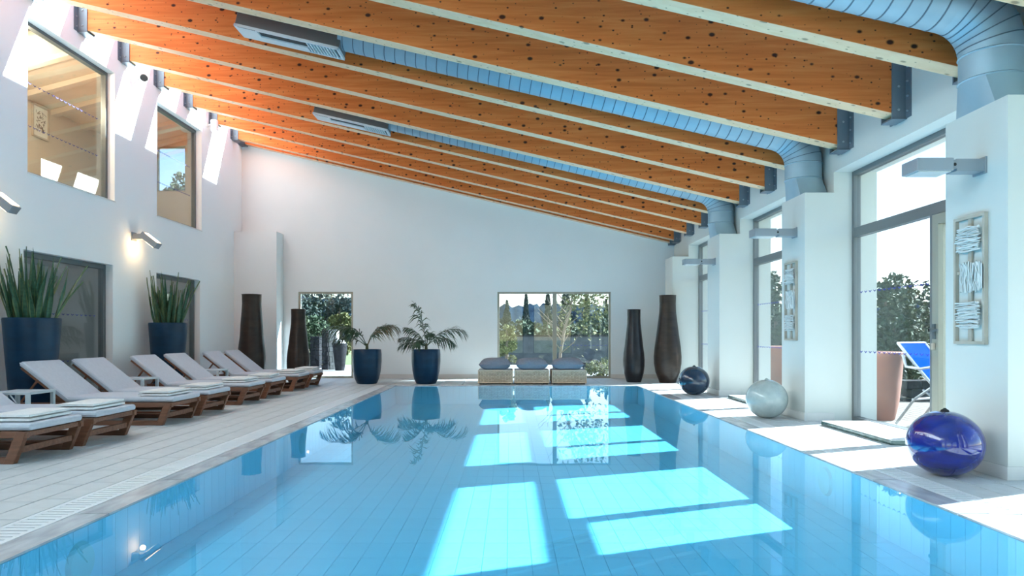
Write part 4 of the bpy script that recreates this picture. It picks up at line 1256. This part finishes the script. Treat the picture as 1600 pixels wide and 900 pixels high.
# right side: trees, hills
rt_ = [(1384, 410, 14, 1.5, 'fol_olive', 'tall pale olive tree left of the blue deck chair'), (1415, 448, 17, 2.2, 'fol_olive', 'olive bush behind the blue deck chair'), (1446, 452, 20.5, 3.2, 'fol_pine', 'dark green pine behind the blue deck chair'),
       (1398, 478, 12.6, 0.9, 'fol_green', 'low green bush behind the terracotta pot'), (1212, 412, 24, 1.5, 'fol_olive', 'olive tree seen beside the twig art pilaster'), (1220, 470, 29, 3.0, 'fol_pine', 'dark pine seen beside the farther twig panel'),
       (1102, 440, 40, 3.0, 'fol_pine', 'dark tree seen through the farthest garden door')]
for i, (u, v, y, w_, m, lb) in enumerate(rt_):
    x, y, z = px(u, v, y); tree((x, y, G), lb, z - G, w_, m, 4200, .06 if y < 20 else .09, 110 + i, z0=.08, k=40)
def pot(loc, label):
    t = thing('terracotta_pot', label, 'pot', loc)
    MB().lathe([(.27, 0), (.29, .02), (.335, .22), (.365, .5), (.385, .78), (.40, .81), (.40, .87), (.38, .88), (.35, .87), (.34, .80)], 40).build('pot', 'terracotta', t, smooth=40)
    MB().lathe([(.001, .81), (.35, .80)], 20).build('soil', 'soil', t)
pot((4.70, 8.92, -.10), 'large terracotta pot outside beside the blue deck chair')
pot((5.35, 13.2, -.10), 'large terracotta pot outside beside the farther twig panel pilaster')
# blue deck chair
t = thing('deck_chair', 'blue sling folding deck chair on the terrace outside', 'deck chair', (4.93, 8.42, -.10), math.radians(-61))
def side(s, mb):
    y = s * .27
    mb.tube([(0, y, 0), (.42, y, .56), (.5, y, .62)], .016, 8)
    mb.tube([(.62, y, 0.0), (.22, y, .44)], .016, 8)
for s in (-1, 1):
    MB().tube([(.02, s * .28, 1.0), (.25, s * .28, .72), (.62, s * .28, .30), (.74, s * .28, .24), (1.25, s * .28, .30)], .017, 8).build('side_rail', 'tube_grey', t, smooth=True)
    MB().tube([(-.02, s * .25, .018), (.2, s * .25, .33), (.45, s * .25, .52), (.66, s * .27, .56)], .016, 8).build('front_leg', 'tube_grey', t, smooth=True)
    MB().tube([(.30, s * .24, .45), (.75, s * .24, .14), (.95, s * .24, .018)], .016, 8).build('rear_leg', 'tube_grey', t, smooth=True)
    MB().tube([(.10, s * .31, .86), (.15, s * .33, .72), (.32, s * .33, .70), (.62, s * .31, .76)], .017, 8).build('armrest', 'tube_grey', t, smooth=True)
for p in ((.02, 1.0), (1.25, .30), (.2, .33), (.75, .14)):
    MB().tube([(p[0], -.28, p[1]), (p[0], .28, p[1])], .014, 8).build('crossbar', 'tube_grey', t, smooth=True)
mb = MB(); pr = [(.015, 1.0), (.25, .70), (.44, .47), (.62, .27), (.74, .21), (1.0, .22), (1.25, .29)]
for (a, b) in zip(pr, pr[1:]):
    mb.add([(a[0], -.265, a[1] + .012), (a[0], .265, a[1] + .012), (b[0], .265, b[1] + .012), (b[0], -.265, b[1] + .012), (a[0], -.265, a[1]), (a[0], .265, a[1]), (b[0], .265, b[1]), (b[0], -.265, b[1])],
           [(0, 1, 2, 3), (7, 6, 5, 4), (0, 3, 7, 4), (1, 5, 6, 2)])
mb.build('sling', 'sling_blue', t)
sw = thing('terrace_wall', 'low dark stone wall behind the blue deck chair', 'wall', (8.7, 11.3, -.5))
for j in range(5):
    for i in range(14):
        MB().box(-2.2 + i * .32 + (j % 2) * .16, -1.9 + i * .32 + (j % 2) * .16, R.uniform(-.03, .03), .3, j * .15, j * .15 + .14).build('stone', 'stone_dark', sw, bevel=.01, seg=1)
# hills
def hills(name, y0, xs, amp, base, depth, seed, m='hill'):
    rr = np.random.RandomState(seed); n = 420; V = []; F = []
    x = np.linspace(xs[0], xs[1], n); h = base + amp * (np.sin(x * .021 + seed) * .5 + np.sin(x * .05 + 2 * seed) * .25) + rr.uniform(-1, 1, n) * amp * .22
    prof = [(0, -.1), (.25, .35), (.55, .8), (.8, .97), (1, 1.0), (1.4, .7)]
    for j, (q, f) in enumerate(prof):
        for i in range(n): V.append((x[i], y0 + q * depth + rr.uniform(-2, 2), h[i] * f - .6 + rr.uniform(-.4, .4) * (j > 0)))
    for j in range(len(prof) - 1):
        for i in range(n - 1): F.append((j * n + i, j * n + i + 1, (j + 1) * n + i + 1, (j + 1) * n + i))
    return fast(name, V, F, m, smooth=True, kind='structure')
hills('hills', 190, (-220, 320), 4.0, 12.0, 60, 3)
